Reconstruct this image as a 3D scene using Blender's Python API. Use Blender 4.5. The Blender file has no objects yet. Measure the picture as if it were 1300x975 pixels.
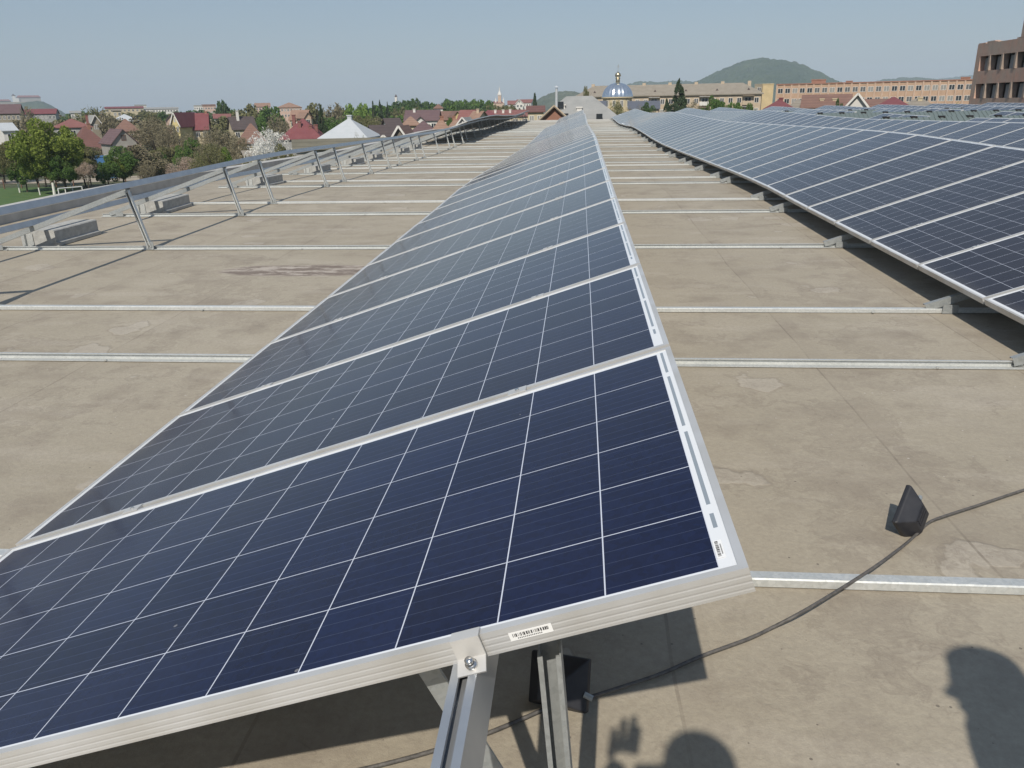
import bpy, bmesh, math, random
import numpy as np
from mathutils import Vector, Matrix, Euler
R = math.radians
C = bpy.context.scene.collection
SC = bpy.context.scene
rnd = random.Random(7)

# ------------------------------------------------------------------ camera
F_PX, YAW, PITCH, ROLL = 1010.7, 0.0867, 0.3351, -0.0176
CAM = Vector((0, 0, 1.4))
fw = Vector((-math.sin(YAW)*math.cos(PITCH), math.cos(YAW)*math.cos(PITCH), -math.sin(PITCH)))
_r = fw.cross(Vector((0, 0, 1))).normalized(); _u = _r.cross(fw)
rt = _r*math.cos(ROLL) + _u*math.sin(ROLL); up = -_r*math.sin(ROLL) + _u*math.cos(ROLL)
cam = bpy.data.cameras.new('camera'); camo = bpy.data.objects.new('camera', cam); C.objects.link(camo)
cam.sensor_width = 36; cam.lens = F_PX/1300*36; cam.clip_start = 0.03; cam.clip_end = 30000
camo.matrix_world = Matrix(((rt.x, up.x, -fw.x, CAM.x), (rt.y, up.y, -fw.y, CAM.y), (rt.z, up.z, -fw.z, CAM.z), (0, 0, 0, 1)))
SC.camera = camo
# ------------------------------------------------------------------ light
SUN = Vector((-0.094, -0.706, 0.702)).normalized()
w = bpy.data.worlds.new('World'); SC.world = w; w.use_nodes = True
nt = w.node_tree; bg = nt.nodes['Background']
sky = nt.nodes.new('ShaderNodeTexSky'); sky.sky_type = 'NISHITA'; sky.sun_disc = False
sky.sun_elevation = R(44.6); sky.sun_rotation = R(187.6); sky.air_density = 1.2; sky.dust_density = .6; sky.ozone_density = 2.0
mxs = nt.nodes.new('ShaderNodeMix'); mxs.data_type = 'RGBA'; mxs.inputs[0].default_value = .62; mxs.inputs[7].default_value = (2.75, 3.6, 4.9, 1)   # thin even veil of haze over the clear sky
nt.links.new(sky.outputs[0], mxs.inputs[6]); nt.links.new(mxs.outputs[2], bg.inputs[0]); bg.inputs[1].default_value = 0.07
sl = bpy.data.lights.new('sun', 'SUN'); sl.energy = 3.1; sl.angle = R(0.55); sl.color = (1, 0.93, 0.82)
so = bpy.data.objects.new('sun', sl); C.objects.link(so); so.rotation_euler = SUN.to_track_quat('Z', 'Y').to_euler(); so.location = (0, -20, 40)
SC.view_settings.view_transform = 'Standard'; SC.view_settings.look = 'None'
SC.view_settings.exposure = 0.45; SC.view_settings.gamma = 1
SC.cycles.max_bounces = 6; SC.cycles.volume_bounces = 0; SC.cycles.caustics_reflective = False; SC.cycles.caustics_refractive = False

GZ = -10.1          # ground level
def ray(px, py):
    return rt*((px-650)/F_PX) - up*((py-487.5)/F_PX) + fw
def wp(px, py, D):
    d = ray(px, py); k = D/math.hypot(d.x, d.y); return CAM + d*k
def az(px):
    d = ray(px, 136); return math.atan2(d.x, d.y)
def zpx(px, py, D): return wp(px, py, D).z
PY = [-30, -8, -2, 1, 5, 9, 11, 12.3, 14, 16, 19, 25, 29, 33, 38, 41, 45, 53, 58, 63, 67, 71, 78, 90]
PZ = [-.2, -.18, -.10, -.045, 0, .065, .105, .113, .103, .085, .06, .018, .05, .11, .17, .17, .10, .03, .09, .18, .215, .19, .10, 0]
def ppm(px, D): return (wp(px+.5, 136, D)-wp(px-.5, 136, D)).length      # metres per pixel column
def RZ(y): return 0.045 + float(np.interp(y, PY, PZ))
def onroof(px, py, h=0.0):
    d = ray(px, py); t = 0.6
    while t < 60:
        p = CAM + d*t
        if p.z < RZ(p.y) + h: return p
        t += 0.004
    return None

# ------------------------------------------------------------------ materials
def mat(name, col, rough=.7, metal=0, noise=None, bump=0, spec=.5, coords='Object'):
    """noise = (scale, colour2, amount, detail[, contrast])"""
    m = bpy.data.materials.new(name); m.use_nodes = True
    n = m.node_tree.nodes; l = m.node_tree.links; b = n['Principled BSDF']
    b.inputs['Base Color'].default_value = (*col, 1); b.inputs['Roughness'].default_value = rough
    b.inputs['Metallic'].default_value = metal; b.inputs['Specular IOR Level'].default_value = spec
    if noise:
        tc = n.new('ShaderNodeTexCoord'); t = n.new('ShaderNodeTexNoise'); t.inputs['Scale'].default_value = noise[0]; t.inputs['Detail'].default_value = noise[3]
        l.new(tc.outputs[coords], t.inputs['Vector'])
        r = n.new('ShaderNodeValToRGB'); r.color_ramp.elements[0].position = .3; r.color_ramp.elements[1].position = .7
        r.color_ramp.elements[0].color = (*col, 1); c2 = [col[i]*(1-noise[2]) + noise[1][i]*noise[2] for i in range(3)]
        r.color_ramp.elements[1].color = (*c2, 1)
        l.new(t.outputs['Fac'], r.inputs['Fac']); l.new(r.outputs[0], b.inputs['Base Color'])
        if bump:
            bp = n.new('ShaderNodeBump'); bp.inputs['Strength'].default_value = bump; bp.inputs['Distance'].default_value = .02
            l.new(t.outputs['Fac'], bp.inputs['Height']); l.new(bp.outputs[0], b.inputs['Normal'])
    return m

class NG:
    """tiny node helper"""
    def __init__(s, m): s.m = m; s.n = m.node_tree.nodes; s.l = m.node_tree.links
    def v(s, x, inp):
        if isinstance(x, (int, float)): inp.default_value = x
        else: s.l.new(x, inp)
    def M(s, op, a, b=0, c=None):
        q = s.n.new('ShaderNodeMath'); q.operation = op; s.v(a, q.inputs[0]); s.v(b, q.inputs[1])
        if c is not None: s.v(c, q.inputs[2])
        return q.outputs[0]
    def mix(s, f, a, b):
        q = s.n.new('ShaderNodeMix'); q.data_type = 'RGBA'; s.v(f, q.inputs[0])
        for x, i in ((a, 6), (b, 7)):
            if isinstance(x, tuple): q.inputs[i].default_value = (*x, 1)
            else: s.l.new(x, q.inputs[i])
        return q.outputs[2]
    def noise(s, vec, sc, det=3, rough=.5):
        q = s.n.new('ShaderNodeTexNoise'); q.inputs['Scale'].default_value = sc; q.inputs['Detail'].default_value = det; q.inputs['Roughness'].default_value = rough
        if vec is not None: s.l.new(vec, q.inputs['Vector'])
        return q.outputs['Fac']
    def ramp(s, f, lo, hi):
        q = s.n.new('ShaderNodeMapRange'); s.v(f, q.inputs[0]); q.inputs[1].default_value = lo; q.inputs[2].default_value = hi; return q.outputs[0]

M = {}
# --- glass over polycrystalline cells (uv in metres; x from 0 at the high end down to 1.956, y 0..0.99)
def panel_material():
    m = bpy.data.materials.new('solar_cells'); m.use_nodes = True; g = NG(m); b = g.n['Principled BSDF']
    uv = g.n.new('ShaderNodeUVMap'); uv.uv_map = 'UVMap'
    sx = g.n.new('ShaderNodeSeparateXYZ'); g.l.new(uv.outputs[0], sx.inputs[0]); x, y = sx.outputs[0], sx.outputs[1]
    p = .1574; x0 = .0362; py = .1572; y0 = .0195
    cx = g.M('DIVIDE', g.M('SUBTRACT', x, x0), p); cy = g.M('DIVIDE', g.M('SUBTRACT', y, y0), py)
    fx = g.M('FRACT', cx); fy = g.M('FRACT', cy)
    ex = g.M('MINIMUM', fx, g.M('SUBTRACT', 1, fx)); ey = g.M('MINIMUM', fy, g.M('SUBTRACT', 1, fy))
    line = g.M('LESS_THAN', g.M('MINIMUM', ex, ey), .0068)
    out = g.M('MAXIMUM', g.M('MAXIMUM', g.M('LESS_THAN', cx, 0), g.M('GREATER_THAN', cx, 12)), g.M('MAXIMUM', g.M('LESS_THAN', cy, 0), g.M('GREATER_THAN', cy, 6)))
    fb = g.M('FRACT', g.M('ADD', g.M('MULTIPLY', cy, 5), 0.0)); eb = g.M('ABSOLUTE', g.M('SUBTRACT', fb, .5))
    bus = g.M('LESS_THAN', eb, .020)
    # per cell tone
    cid = g.n.new('ShaderNodeCombineXYZ'); g.v(g.M('FLOOR', cx), cid.inputs[0]); g.v(g.M('FLOOR', cy), cid.inputs[1])
    oi = g.n.new('ShaderNodeObjectInfo'); g.v(g.M('MULTIPLY', oi.outputs['Random'], 37.0), cid.inputs[2])
    wn = g.n.new('ShaderNodeTexWhiteNoise'); wn.noise_dimensions = '3D'; g.l.new(cid.outputs[0], wn.inputs['Vector'])
    vor = g.n.new('ShaderNodeTexVoronoi'); vor.inputs['Scale'].default_value = 95; g.l.new(uv.outputs[0], vor.inputs['Vector'])
    vc = g.n.new('ShaderNodeSeparateColor'); g.l.new(vor.outputs['Color'], vc.inputs[0])
    tone = g.M('ADD', g.M('MULTIPLY', wn.outputs['Value'], .5), g.M('MULTIPLY', vc.outputs[0], .5))
    cell = g.mix(tone, (.002, .006, .028), (.006, .0155, .064))
    cell = g.mix(g.M('MULTIPLY', oi.outputs['Random'], .45), cell, (.014, .013, .030))
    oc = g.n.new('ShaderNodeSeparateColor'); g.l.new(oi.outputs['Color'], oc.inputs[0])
    cell = g.mix(oc.outputs[0], cell, g.mix(tone, (.013, .011, .014), (.025, .022, .027)))  # object colour greys the cells: oblique-view dulling painted into their colour
    col = g.mix(g.M('MULTIPLY', bus, .5), cell, (.075, .095, .16))
    col = g.mix(line, col, (.60, .63, .72)); 
    # ribbons in the margin at the high end
    rb = g.M('MULTIPLY', g.M('GREATER_THAN', x, .0218), g.M('LESS_THAN', x, .0283))
    f2 = g.M('FRACT', g.M('ADD', g.M('DIVIDE', cy, 2), .5)); e2 = g.M('MINIMUM', f2, g.M('SUBTRACT', 1, f2))
    rb = g.M('MULTIPLY', rb, g.M('GREATER_THAN', e2, .045))
    rb = g.M('MULTIPLY', rb, g.M('MULTIPLY', g.M('GREATER_THAN', y, .12), g.M('LESS_THAN', y, .965)))
    wh = g.mix(rb, (.76, .78, .80), (.27, .31, .35))
    col = g.mix(out, col, wh)
    # thin film of dust, thicker in soft patches and towards the low edge
    tc = g.n.new('ShaderNodeTexCoord')
    dn = g.noise(tc.outputs['Object'], 2.2, 5, .6)
    dust = g.M('MULTIPLY', g.ramp(dn, .35, .8), .022)
    low = g.M('MULTIPLY', g.ramp(x, 1.86, 1.935), .08)
    dust = g.M('ADD', g.M('ADD', dust, low), .003)
    col = g.mix(dust, col, (.40, .38, .34))
    sp = g.n.new('ShaderNodeTexVoronoi'); sp.inputs['Scale'].default_value = 9; g.l.new(tc.outputs['Object'], sp.inputs['Vector'])
    spot = g.M('MULTIPLY', g.M('LESS_THAN', sp.outputs['Distance'], .035), .35)
    col = g.mix(spot, col, (.45, .44, .42))
    g.l.new(col, b.inputs['Base Color'])
    g.v(g.M('ADD', .075, g.M('MULTIPLY', dn, .09)), b.inputs['Roughness']); b.inputs['IOR'].default_value = 1.29; b.inputs['Sheen Weight'].default_value = .04; b.inputs['Sheen Roughness'].default_value = .45; b.inputs['Sheen Tint'].default_value = (1, .97, .92, 1)
    return m
M['cells'] = panel_material()
M['alu'] = mat('anodised_aluminium', (.66, .665, .67), .42, .35, noise=(5, (.50, .485, .45), .9, 8), bump=.03)
M['alu_rail'] = mat('mill_aluminium', (.50, .52, .54), .36, .65, noise=(9, (.38, .40, .43), .7, 5))
M['clampm'] = mat('clamp_aluminium', (.58, .575, .56), .45, .3, noise=(20, (.7, .67, .62), .7, 4), bump=.05)
M['steel'] = mat('bolt_steel', (.6, .6, .6), .25, .95)
M['back'] = mat('panel_backsheet', (.62, .63, .63), .6)
M['white'] = mat('label_paper', (.85, .85, .84), .6)
M['ink'] = mat('label_ink', (.03, .03, .035), .6)
def galv(nm='galvanised_steel', lo=(.46, .48, .47), hi=(.72, .73, .71)):
    m = mat(nm, (.55, .57, .56), .5, .45); g = NG(m); b = g.n['Principled BSDF']
    tc = g.n.new('ShaderNodeTexCoord'); v = g.n.new('ShaderNodeTexVoronoi'); v.inputs['Scale'].default_value = 110; g.l.new(tc.outputs['Object'], v.inputs['Vector'])
    vc = g.n.new('ShaderNodeSeparateColor'); g.l.new(v.outputs['Color'], vc.inputs[0])
    n1 = g.noise(tc.outputs['Object'], 3, 5, .6)
    f = g.M('ADD', g.M('MULTIPLY', vc.outputs[0], .4), g.M('MULTIPLY', n1, .7))
    c = g.mix(f, lo, hi); g.l.new(c, b.inputs['Base Color'])
    g.v(g.M('ADD', .38, g.M('MULTIPLY', vc.outputs[1], .25)), b.inputs['Roughness'])
    return m
M['galv'] = galv(); M['galv2'] = galv('darker_galvanised_steel', (.28, .30, .30), (.46, .48, .48))  # second galvanised steel, darker overall, for rafters, plates and near post
M['blackp'] = mat('black_plastic', (.018, .019, .024), .5, noise=(30, (.035, .035, .04), .7, 3))
M['cablem'] = mat('grey_conduit', (.075, .07, .065), .6, noise=(60, (.14, .13, .12), .8, 2), bump=.2)
M['conc'] = mat('ballast_concrete', (.46, .46, .44), .9, noise=(14, (.28, .28, .27), .8, 8), bump=.4)
M['skin'] = mat('skin', (.55, .35, .26), .55); M['hair'] = mat('hair', (.03, .02, .015), .6)
M['cloth1'] = mat('blue_cotton', (.06, .08, .15), .9, noise=(40, (.09, .11, .2), .7, 3)); M['cloth2'] = mat('grey_cotton', (.12, .12, .12), .9, noise=(40, (.18, .18, .18), .7, 3))
M['cloth3'] = mat('khaki_cotton', (.2, .17, .12), .9); M['shoe'] = mat('shoe_leather', (.03, .025, .02), .6)

def roof_material():
    m = bpy.data.materials.new('roofing_felt'); m.use_nodes = True; g = NG(m); b = g.n['Principled BSDF']
    geo = g.n.new('ShaderNodeNewGeometry'); P = geo.outputs['Position']
    s = g.n.new('ShaderNodeSeparateXYZ'); g.l.new(P, s.inputs[0]); X, Y = s.outputs[0], s.outputs[1]
    big = g.noise(P, .55, 6, .62); mid = g.noise(P, 2.6, 8, .65); fine = g.noise(P, 55, 8, .75)
    mp = g.n.new('ShaderNodeMapping'); mp.inputs['Scale'].default_value = (.8, 2.4, 1); g.l.new(P, mp.inputs[0]); streak = g.noise(mp.outputs[0], 1.6, 6, .6)
    col = g.mix(g.ramp(big, .32, .68), (.350, .308, .235), (.418, .371, .29))
    col = g.mix(g.M('MULTIPLY', g.ramp(mid, .5, .66), .6), col, (.255, .215, .168))
    col = g.mix(g.M('MULTIPLY', g.ramp(streak, .52, .68), .5), col, (.47, .42, .345))
    # lighter repair patches with soft irregular rims
    wob = g.n.new('ShaderNodeTexNoise'); wob.inputs['Scale'].default_value = 5; wob.inputs['Detail'].default_value = 3; g.l.new(P, wob.inputs['Vector'])
    va = g.n.new('ShaderNodeVectorMath'); va.operation = 'MULTIPLY_ADD'; g.l.new(wob.outputs['Color'], va.inputs[0]); va.inputs[1].default_value = (.35, .35, .35); g.l.new(P, va.inputs[2])
    vo = g.n.new('ShaderNodeTexVoronoi'); vo.inputs['Scale'].default_value = 1.9; g.l.new(va.outputs[0], vo.inputs['Vector'])
    vcol = g.n.new('ShaderNodeSeparateColor'); g.l.new(vo.outputs['Color'], vcol.inputs[0])
    rad = g.M('MULTIPLY', vcol.outputs[0], .36)
    dd = g.M('SUBTRACT', rad, vo.outputs['Distance'])
    patch = g.M('MULTIPLY', g.ramp(dd, 0, .03), g.M('GREATER_THAN', vcol.outputs[1], .42))
    col = g.mix(g.M('MULTIPLY', patch, .42), col, (.50, .455, .39))
    rim = g.M('MULTIPLY', g.M('LESS_THAN', g.M('ABSOLUTE', dd), .018), g.M('GREATER_THAN', vcol.outputs[1], .45))
    col = g.mix(g.M('MULTIPLY', rim, .3), col, (.22, .185, .145))
    # small dark scuffs / chips
    vs = g.n.new('ShaderNodeTexVoronoi'); vs.inputs['Scale'].default_value = 5.5; g.l.new(va.outputs[0], vs.inputs['Vector'])
    vsc = g.n.new('ShaderNodeSeparateColor'); g.l.new(vs.outputs['Color'], vsc.inputs[0])
    chip = g.M('MULTIPLY', g.M('LESS_THAN', vs.outputs['Distance'], g.M('MULTIPLY', vsc.outputs[0], .055)), g.M('GREATER_THAN', vsc.outputs[1], .6))
    col = g.mix(g.M('MULTIPLY', chip, .6), col, (.13, .11, .09))
    grit = g.n.new('ShaderNodeTexVoronoi'); grit.inputs['Scale'].default_value = 26; g.l.new(P, grit.inputs['Vector']); gc = g.n.new('ShaderNodeSeparateColor'); g.l.new(grit.outputs['Color'], gc.inputs[0])
    gr = g.M('MULTIPLY', g.M('LESS_THAN', grit.outputs['Distance'], g.M('MULTIPLY', gc.outputs[0], .13)), g.M('GREATER_THAN', gc.outputs[1], .72)); col = g.mix(g.M('MULTIPLY', gr, .75), col, g.mix(g.M('GREATER_THAN', gc.outputs[2], .6), (.10, .085, .07), (.62, .58, .52)))
    # blotches where water stood
    bl = g.noise(va.outputs[0], 1.1, 7, .7); blm = g.M('MULTIPLY', g.ramp(g.M('ABSOLUTE', g.M('SUBTRACT', bl, .56)), .022, .0), .35); col = g.mix(blm, col, (.20, .165, .13)); col = g.mix(g.M('MULTIPLY', g.ramp(bl, .56, .60), .22), col, (.24, .20, .155))
    # scratch lines
    mp2 = g.n.new('ShaderNodeMapping'); mp2.inputs['Scale'].default_value = (1, 1, 1); mp2.inputs['Rotation'].default_value = (0, 0, .5); g.l.new(va.outputs[0], mp2.inputs[0])
    wv = g.noise(mp2.outputs[0], 7, 2, .5)
    scr = g.M('MULTIPLY', g.M('LESS_THAN', g.M('ABSOLUTE', g.M('SUBTRACT', wv, .5)), .006), g.ramp(mid, .5, .65))
    col = g.mix(g.M('MULTIPLY', scr, .4), col, (.2, .17, .135))
    # membrane seams run along the rows, about a metre apart
    sxx = g.M('ADD', X, g.M('MULTIPLY', g.noise(P, .8, 2), .07))
    sf = g.M('FRACT', g.M('DIVIDE', g.M('ADD', sxx, 2.79), 1.03)); seam = g.M('LESS_THAN', g.M('MINIMUM', sf, g.M('SUBTRACT', 1, sf)), .0045)
    col = g.mix(g.M('MULTIPLY', seam, g.M('MULTIPLY', g.ramp(mid, .35, .6), .7)), col, (.19, .16, .125))
    lap = g.M('MULTIPLY', g.M('LESS_THAN', sf, .10), .10); col = g.mix(lap, col, (.23, .19, .15))
    # dried puddle with dark silt
    dx = g.M('DIVIDE', g.M('SUBTRACT', X, -2.35), .85); dy = g.M('DIVIDE', g.M('SUBTRACT', Y, 6.75), .26)
    r2 = g.M('ADD', g.M('MULTIPLY', dx, dx), g.M('MULTIPLY', dy, dy)); pud = g.ramp(g.M('SUBTRACT', g.M('ADD', r2, g.M('MULTIPLY', mid, 1.2)), .6), 1.0, .6)
    mp3 = g.n.new('ShaderNodeMapping'); mp3.inputs['Scale'].default_value = (3, 10, 3); g.l.new(P, mp3.inputs[0])
    col = g.mix(g.M('MULTIPLY', pud, .75), col, (.50, .44, .39)); silt = g.M('MULTIPLY', pud, g.ramp(g.noise(mp3.outputs[0], 1.3, 6, .7), .44, .52)); col = g.mix(g.M('MULTIPLY', silt, .85), col, (.13, .095, .075))
    col = g.mix(g.M('MULTIPLY', g.ramp(fine, .36, .66), .4), col, (.22, .185, .15))
    g.l.new(col, b.inputs['Base Color']); b.inputs['Roughness'].default_value = .82
    bp = g.n.new('ShaderNodeBump'); bp.inputs['Strength'].default_value = .6; bp.inputs['Distance'].default_value = .012
    hgt = g.M('ADD', g.M('ADD', g.M('MULTIPLY', mid, 1.2), g.M('MULTIPLY', fine, .35)), g.M('ADD', g.M('MULTIPLY', patch, .25), g.M('MULTIPLY', g.M('LESS_THAN', sf, .10), .4)))
    g.l.new(hgt, bp.inputs['Height']); g.l.new(bp.outputs[0], b.inputs['Normal'])
    return m
M['roof'] = roof_material()

# ------------------------------------------------------------------ mesh helpers
class MB:
    def __init__(s): s.v = []; s.f = []; s.mi = []
    def add(s, vs, fs, mi=0):
        o = len(s.v); s.v += [tuple(q) for q in vs]; s.f += [tuple(i+o for i in f) for f in fs]; s.mi += [mi]*len(fs)
    def box(s, x0, x1, y0, y1, z0, z1, mi=0, T=None):
        vs = [Vector((x, y, z)) for x in (x0, x1) for y in (y0, y1) for z in (z0, z1)]
        if T: vs = [T @ q for q in vs]
        s.add(vs, [(0, 1, 3, 2), (4, 6, 7, 5), (0, 4, 5, 1), (2, 3, 7, 6), (0, 2, 6, 4), (1, 5, 7, 3)], mi)
    def sweep(s, prof, pts, frames, mi=0, cap=True):
        """prof: list of (a,b); frames: list of (A,B) vectors per point"""
        n = len(prof); o = len(s.v)
        for p, (A, B) in zip(pts, frames):
            for a, b in prof: s.v.append(tuple(p + A*a + B*b))
        for i in range(len(pts)-1):
            for j in range(n):
                k = (j+1) % n; s.f.append((o+i*n+j, o+i*n+k, o+(i+1)*n+k, o+(i+1)*n+j)); s.mi.append(mi)
        if cap:
            s.f.append(tuple(o+j for j in range(n))[::-1]); s.mi.append(mi)
            e = o+(len(pts)-1)*n; s.f.append(tuple(e+j for j in range(n))); s.mi.append(mi)
    def beam(s, p0, p1, prof, side=None, mi=0):
        p0, p1 = Vector(p0), Vector(p1); d = (p1-p0).normalized()
        ref = Vector(side) if side else (Vector((0, 0, 1)) if abs(d.z) < .9 else Vector((0, 1, 0)))
        A = d.cross(ref).normalized(); B = A.cross(d).normalized()
        s.sweep(prof, [p0, p1], [(A, B)]*2, mi)
    def tube(s, pts, r, n=8, mi=0):
        pts = [Vector(p) for p in pts]; fr = []
        rr = r if isinstance(r, (list, tuple)) else [r]*len(pts)
        for i, p in enumerate(pts):
            d = (pts[min(i+1, len(pts)-1)] - pts[max(i-1, 0)]).normalized()
            ref = Vector((0, 0, 1)) if abs(d.z) < .95 else Vector((1, 0, 0))
            A = d.cross(ref).normalized(); fr.append((A*rr[i], A.cross(d).normalized()*rr[i]))
        s.sweep([(math.cos(t*2*math.pi/n), math.sin(t*2*math.pi/n)) for t in range(n)], pts, fr, mi)
    def build(s, name, mats, parent=None, smooth=False):
        me = bpy.data.meshes.new(name); me.from_pydata(s.v, [], s.f)
        for m in (mats if isinstance(mats, (list, tuple)) else [mats]): me.materials.append(m)
        if any(s.mi): me.polygons.foreach_set('material_index', s.mi)
        bm = bmesh.new(); bm.from_mesh(me); bmesh.ops.recalc_face_normals(bm, faces=bm.faces); bm.to_mesh(me); bm.free()
        if smooth: me.polygons.foreach_set('use_smooth', [True]*len(me.polygons))
        o = bpy.data.objects.new(name, me); C.objects.link(o)
        if parent: o.parent = parent
        return o
def tag(o, label=None, cat=None, group=None, kind=None):
    if label: o['label'] = label
    if cat: o['category'] = cat
    if group: o['group'] = group
    if kind: o['kind'] = kind
    return o
def empty(name, loc=(0, 0, 0), rz=0):
    o = bpy.data.objects.new(name, None); C.objects.link(o); o.location = loc; o.rotation_euler = (0, 0, rz); o.empty_display_size = .2; return o
def copy_tree(o, parent=None):
    c = o.copy(); C.objects.link(c); c.parent = parent
    for ch in o.children: copy_tree(ch, c)
    return c
ONES = ['', 'first', 'second', 'third', 'fourth', 'fifth', 'sixth', 'seventh', 'eighth', 'ninth', 'tenth', 'eleventh', 'twelfth', 'thirteenth', 'fourteenth', 'fifteenth', 'sixteenth', 'seventeenth', 'eighteenth', 'nineteenth']
TENS = ['', '', 'twenty', 'thirty', 'forty', 'fifty', 'sixty', 'seventy', 'eighty']
def ordw(n):
    if n < 20: return ONES[n]
    return TENS[n//10][:-1]+'ieth' if n % 10 == 0 else TENS[n//10]+'-'+ONES[n % 10]
def rect(w, h): return [(-w/2, -h/2), (w/2, -h/2), (w/2, h/2), (-w/2, h/2)]
def cprof(w, h, t, lip=0.0):
    # C channel: web at a=-w/2, opening towards +a
    p = [(-w/2, -h/2), (w/2, -h/2)]
    if lip: p += [(w/2, -h/2+lip), (w/2-t, -h/2+lip), (w/2-t, -h/2+t)]
    else: p += [(w/2, -h/2+t)]
    p += [(-w/2+t, -h/2+t), (-w/2+t, h/2-t)]
    if lip: p += [(w/2-t, h/2-t), (w/2-t, h/2-lip), (w/2, h/2-lip), (w/2, h/2)]
    else: p += [(w/2, h/2-t), (w/2, h/2)]
    p += [(-w/2, h/2)]
    return p

# ================================================================== SETTING: roof of the factory
XL, XR, YN, YF = -7.15, 47.0, -14.0, 69.5
ys = sorted(set([YN, YF] + [y for y in PY if YN < y < YF] + list(np.arange(YN+1, YF, 1.5))))
b = MB()
for i in range(len(ys)-1):
    y0, y1 = ys[i], ys[i+1]
    b.add([(XL, y0, RZ(y0)), (XR, y0, RZ(y0)), (XR, y1, RZ(y1)), (XL, y1, RZ(y1))], [(0, 1, 2, 3)])
hall = empty('factory_hall', (0, 0, GZ)); tag(hall, 'long low factory hall whose wavy beige felt roof carries the panels', 'building', kind='structure')
o = b.build('roof', M['roof'], hall); o.location.z = -GZ
bm = bmesh.new(); bm.from_mesh(o.data); bmesh.ops.remove_doubles(bm, verts=bm.verts, dist=1e-4); bm.to_mesh(o.data); bm.free()
M['plaster'] = mat('hall_plaster', (.42, .38, .32), .9, noise=(1.5, (.3, .27, .23), .7, 5))
b = MB(); b.box(XL+.05, XR-.05, YN+.05, YF-.05, 0, -GZ-.32); b.build('wall', M['plaster'], hall)
M['parap'] = mat('parapet_concrete', (.50, .49, .47), .85, noise=(5, (.36, .35, .33), .8, 6), bump=.2)
b = MB()
pts = [Vector((XL-.14, y, RZ(y)-.06)) for y in ys]
b.sweep([(-.14, -.3), (.14, -.3), (.14, .24), (-.14, .24)], pts, [(Vector((1, 0, 0)), Vector((0, 0, 1)))]*len(pts))
o = b.build('parapet', M['parap'], hall); o.location.z = -GZ
b = MB(); b.box(XL, XR, YF, YF+.25, -.5, RZ(YF)+.06); o = b.build('end_kerb', M['parap'], hall); o.location.z = -GZ

# ------------------------------------------------------------------ beams across the roof
BY = [2.14, 4.24, 5.39, 7.75, 10.05, 11.2, 13.7, 14.8, 16.8, 18.5, 19.6]
st = [2.1, 1.15, 2.4, 2.2, 1.15]; k = 0
while BY[-1] < 67: BY.append(BY[-1]+st[k % 5]); k += 1
for i, y in enumerate(BY):
    b = MB(); z = RZ(y)+.004
    A, B = Vector((0, -1, 0)), Vector((0, 0, 1))
    if i in (1, 3, 4, 6, 8, 10, 11, 13, 14, 16, 18, 19, 21, 23, 24, 26, 28):   # flange towards the camera
        pr = [(-.022, 0), (.030, 0), (.030, .004), (-.018, .004), (-.018, .030), (-.004, .030), (-.004, .034), (-.022, .034)]
    else:
        pr = [(.016, 0), (.016, .024), (.012, .028), (-.026, .028), (-.026, .020), (-.022, .020), (-.022, .024), (.010, .024), (.012, .004), (-.026, .004), (-.026, 0)]
    x0 = -6.2 + rnd.uniform(-.05, .05)
    b.sweep(pr, [Vector((x0, y, z)), Vector((XR-1, y, z))], [(A, B)]*2)
    for xb in np.arange(x0+.4, 14, 1.55): # fixing bolts
        b.tube([(xb, y-.03, z+.004), (xb, y-.03, z+.013)], .008, 6)
    o = b.build('roof_beam', M['galv']); tag(o, 'galvanised steel channel across the roof, %s one out from the camera' % ordw(i+1), 'beam', 'galvanised channels laid across the roof')

# ================================================================== SOLAR PANELS
TILT = R(18.65); L, WD, P = 1.956, 0.990, 1.012
def panel_parts():
    fr = MB(); t = .038; fwid = .0125
    # outer frame profile with ribbed face: (inward, down)
    pr = [(0, 0), (fwid, 0), (fwid, -.004), (.004, -.0045), (.004, -t+.002), (.024, -t+.002), (.024, -t), (0, -t), (0, -t+.004), (.0005, -t+.006), (0, -t+.009), (0, -t+.014), (.0005, -t+.016), (0, -t+.019), (0, -t+.024), (.0005, -t+.026), (0, -t+.029)]
    Z = Vector((0, 0, 1))
    for p0, p1, A in (((0, 0, 0), (-L, 0, 0), (0, 1, 0)), ((-L, WD, 0), (0, WD, 0), (0, -1, 0)), ((0, WD, 0), (0, 0, 0), (-1, 0, 0)), ((-L, 0, 0), (-L, WD, 0), (1, 0, 0))):
        p0, p1, A = Vector(p0), Vector(p1), Vector(A)
        # mitred ends
        o0 = len(fr.v); n = len(pr); d = (p1-p0).normalized()
        for p, sgn in ((p0, 1), (p1, -1)):
            for a, h in pr: fr.v.append(tuple(p + A*a + d*(sgn*a) + Z*h))
        for j in range(n):
            k = (j+1) % n; fr.f.append((o0+j, o0+k, o0+n+k, o0+n+j)); fr.mi.append(0)
    return fr
root0 = empty('solar_panel'); frame0 = panel_parts().build('frame', M['alu'], root0)
def glass_mesh(name):
    me = bpy.data.meshes.new(name); g = .0125-.001
    vs = [(-g, g, -.0022), (-g, WD-g, -.0022), (-L+g, WD-g, -.0022), (-L+g, g, -.0022), (-g, g, -.008), (-g, WD-g, -.008), (-L+g, WD-g, -.008), (-L+g, g, -.008)]
    me.from_pydata(vs, [], [(0, 1, 2, 3), (7, 6, 5, 4)])
    uv = me.uv_layers.new(name='UVMap')
    for p in me.polygons:
        for li in p.loop_indices:
            v = me.vertices[me.loops[li].vertex_index].co; uv.data[li].uv = (-v.x, v.y)
    me.materials.append(M['cells']); me.materials.append(M['back']); me.polygons[1].material_index = 1
    return me
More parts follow.
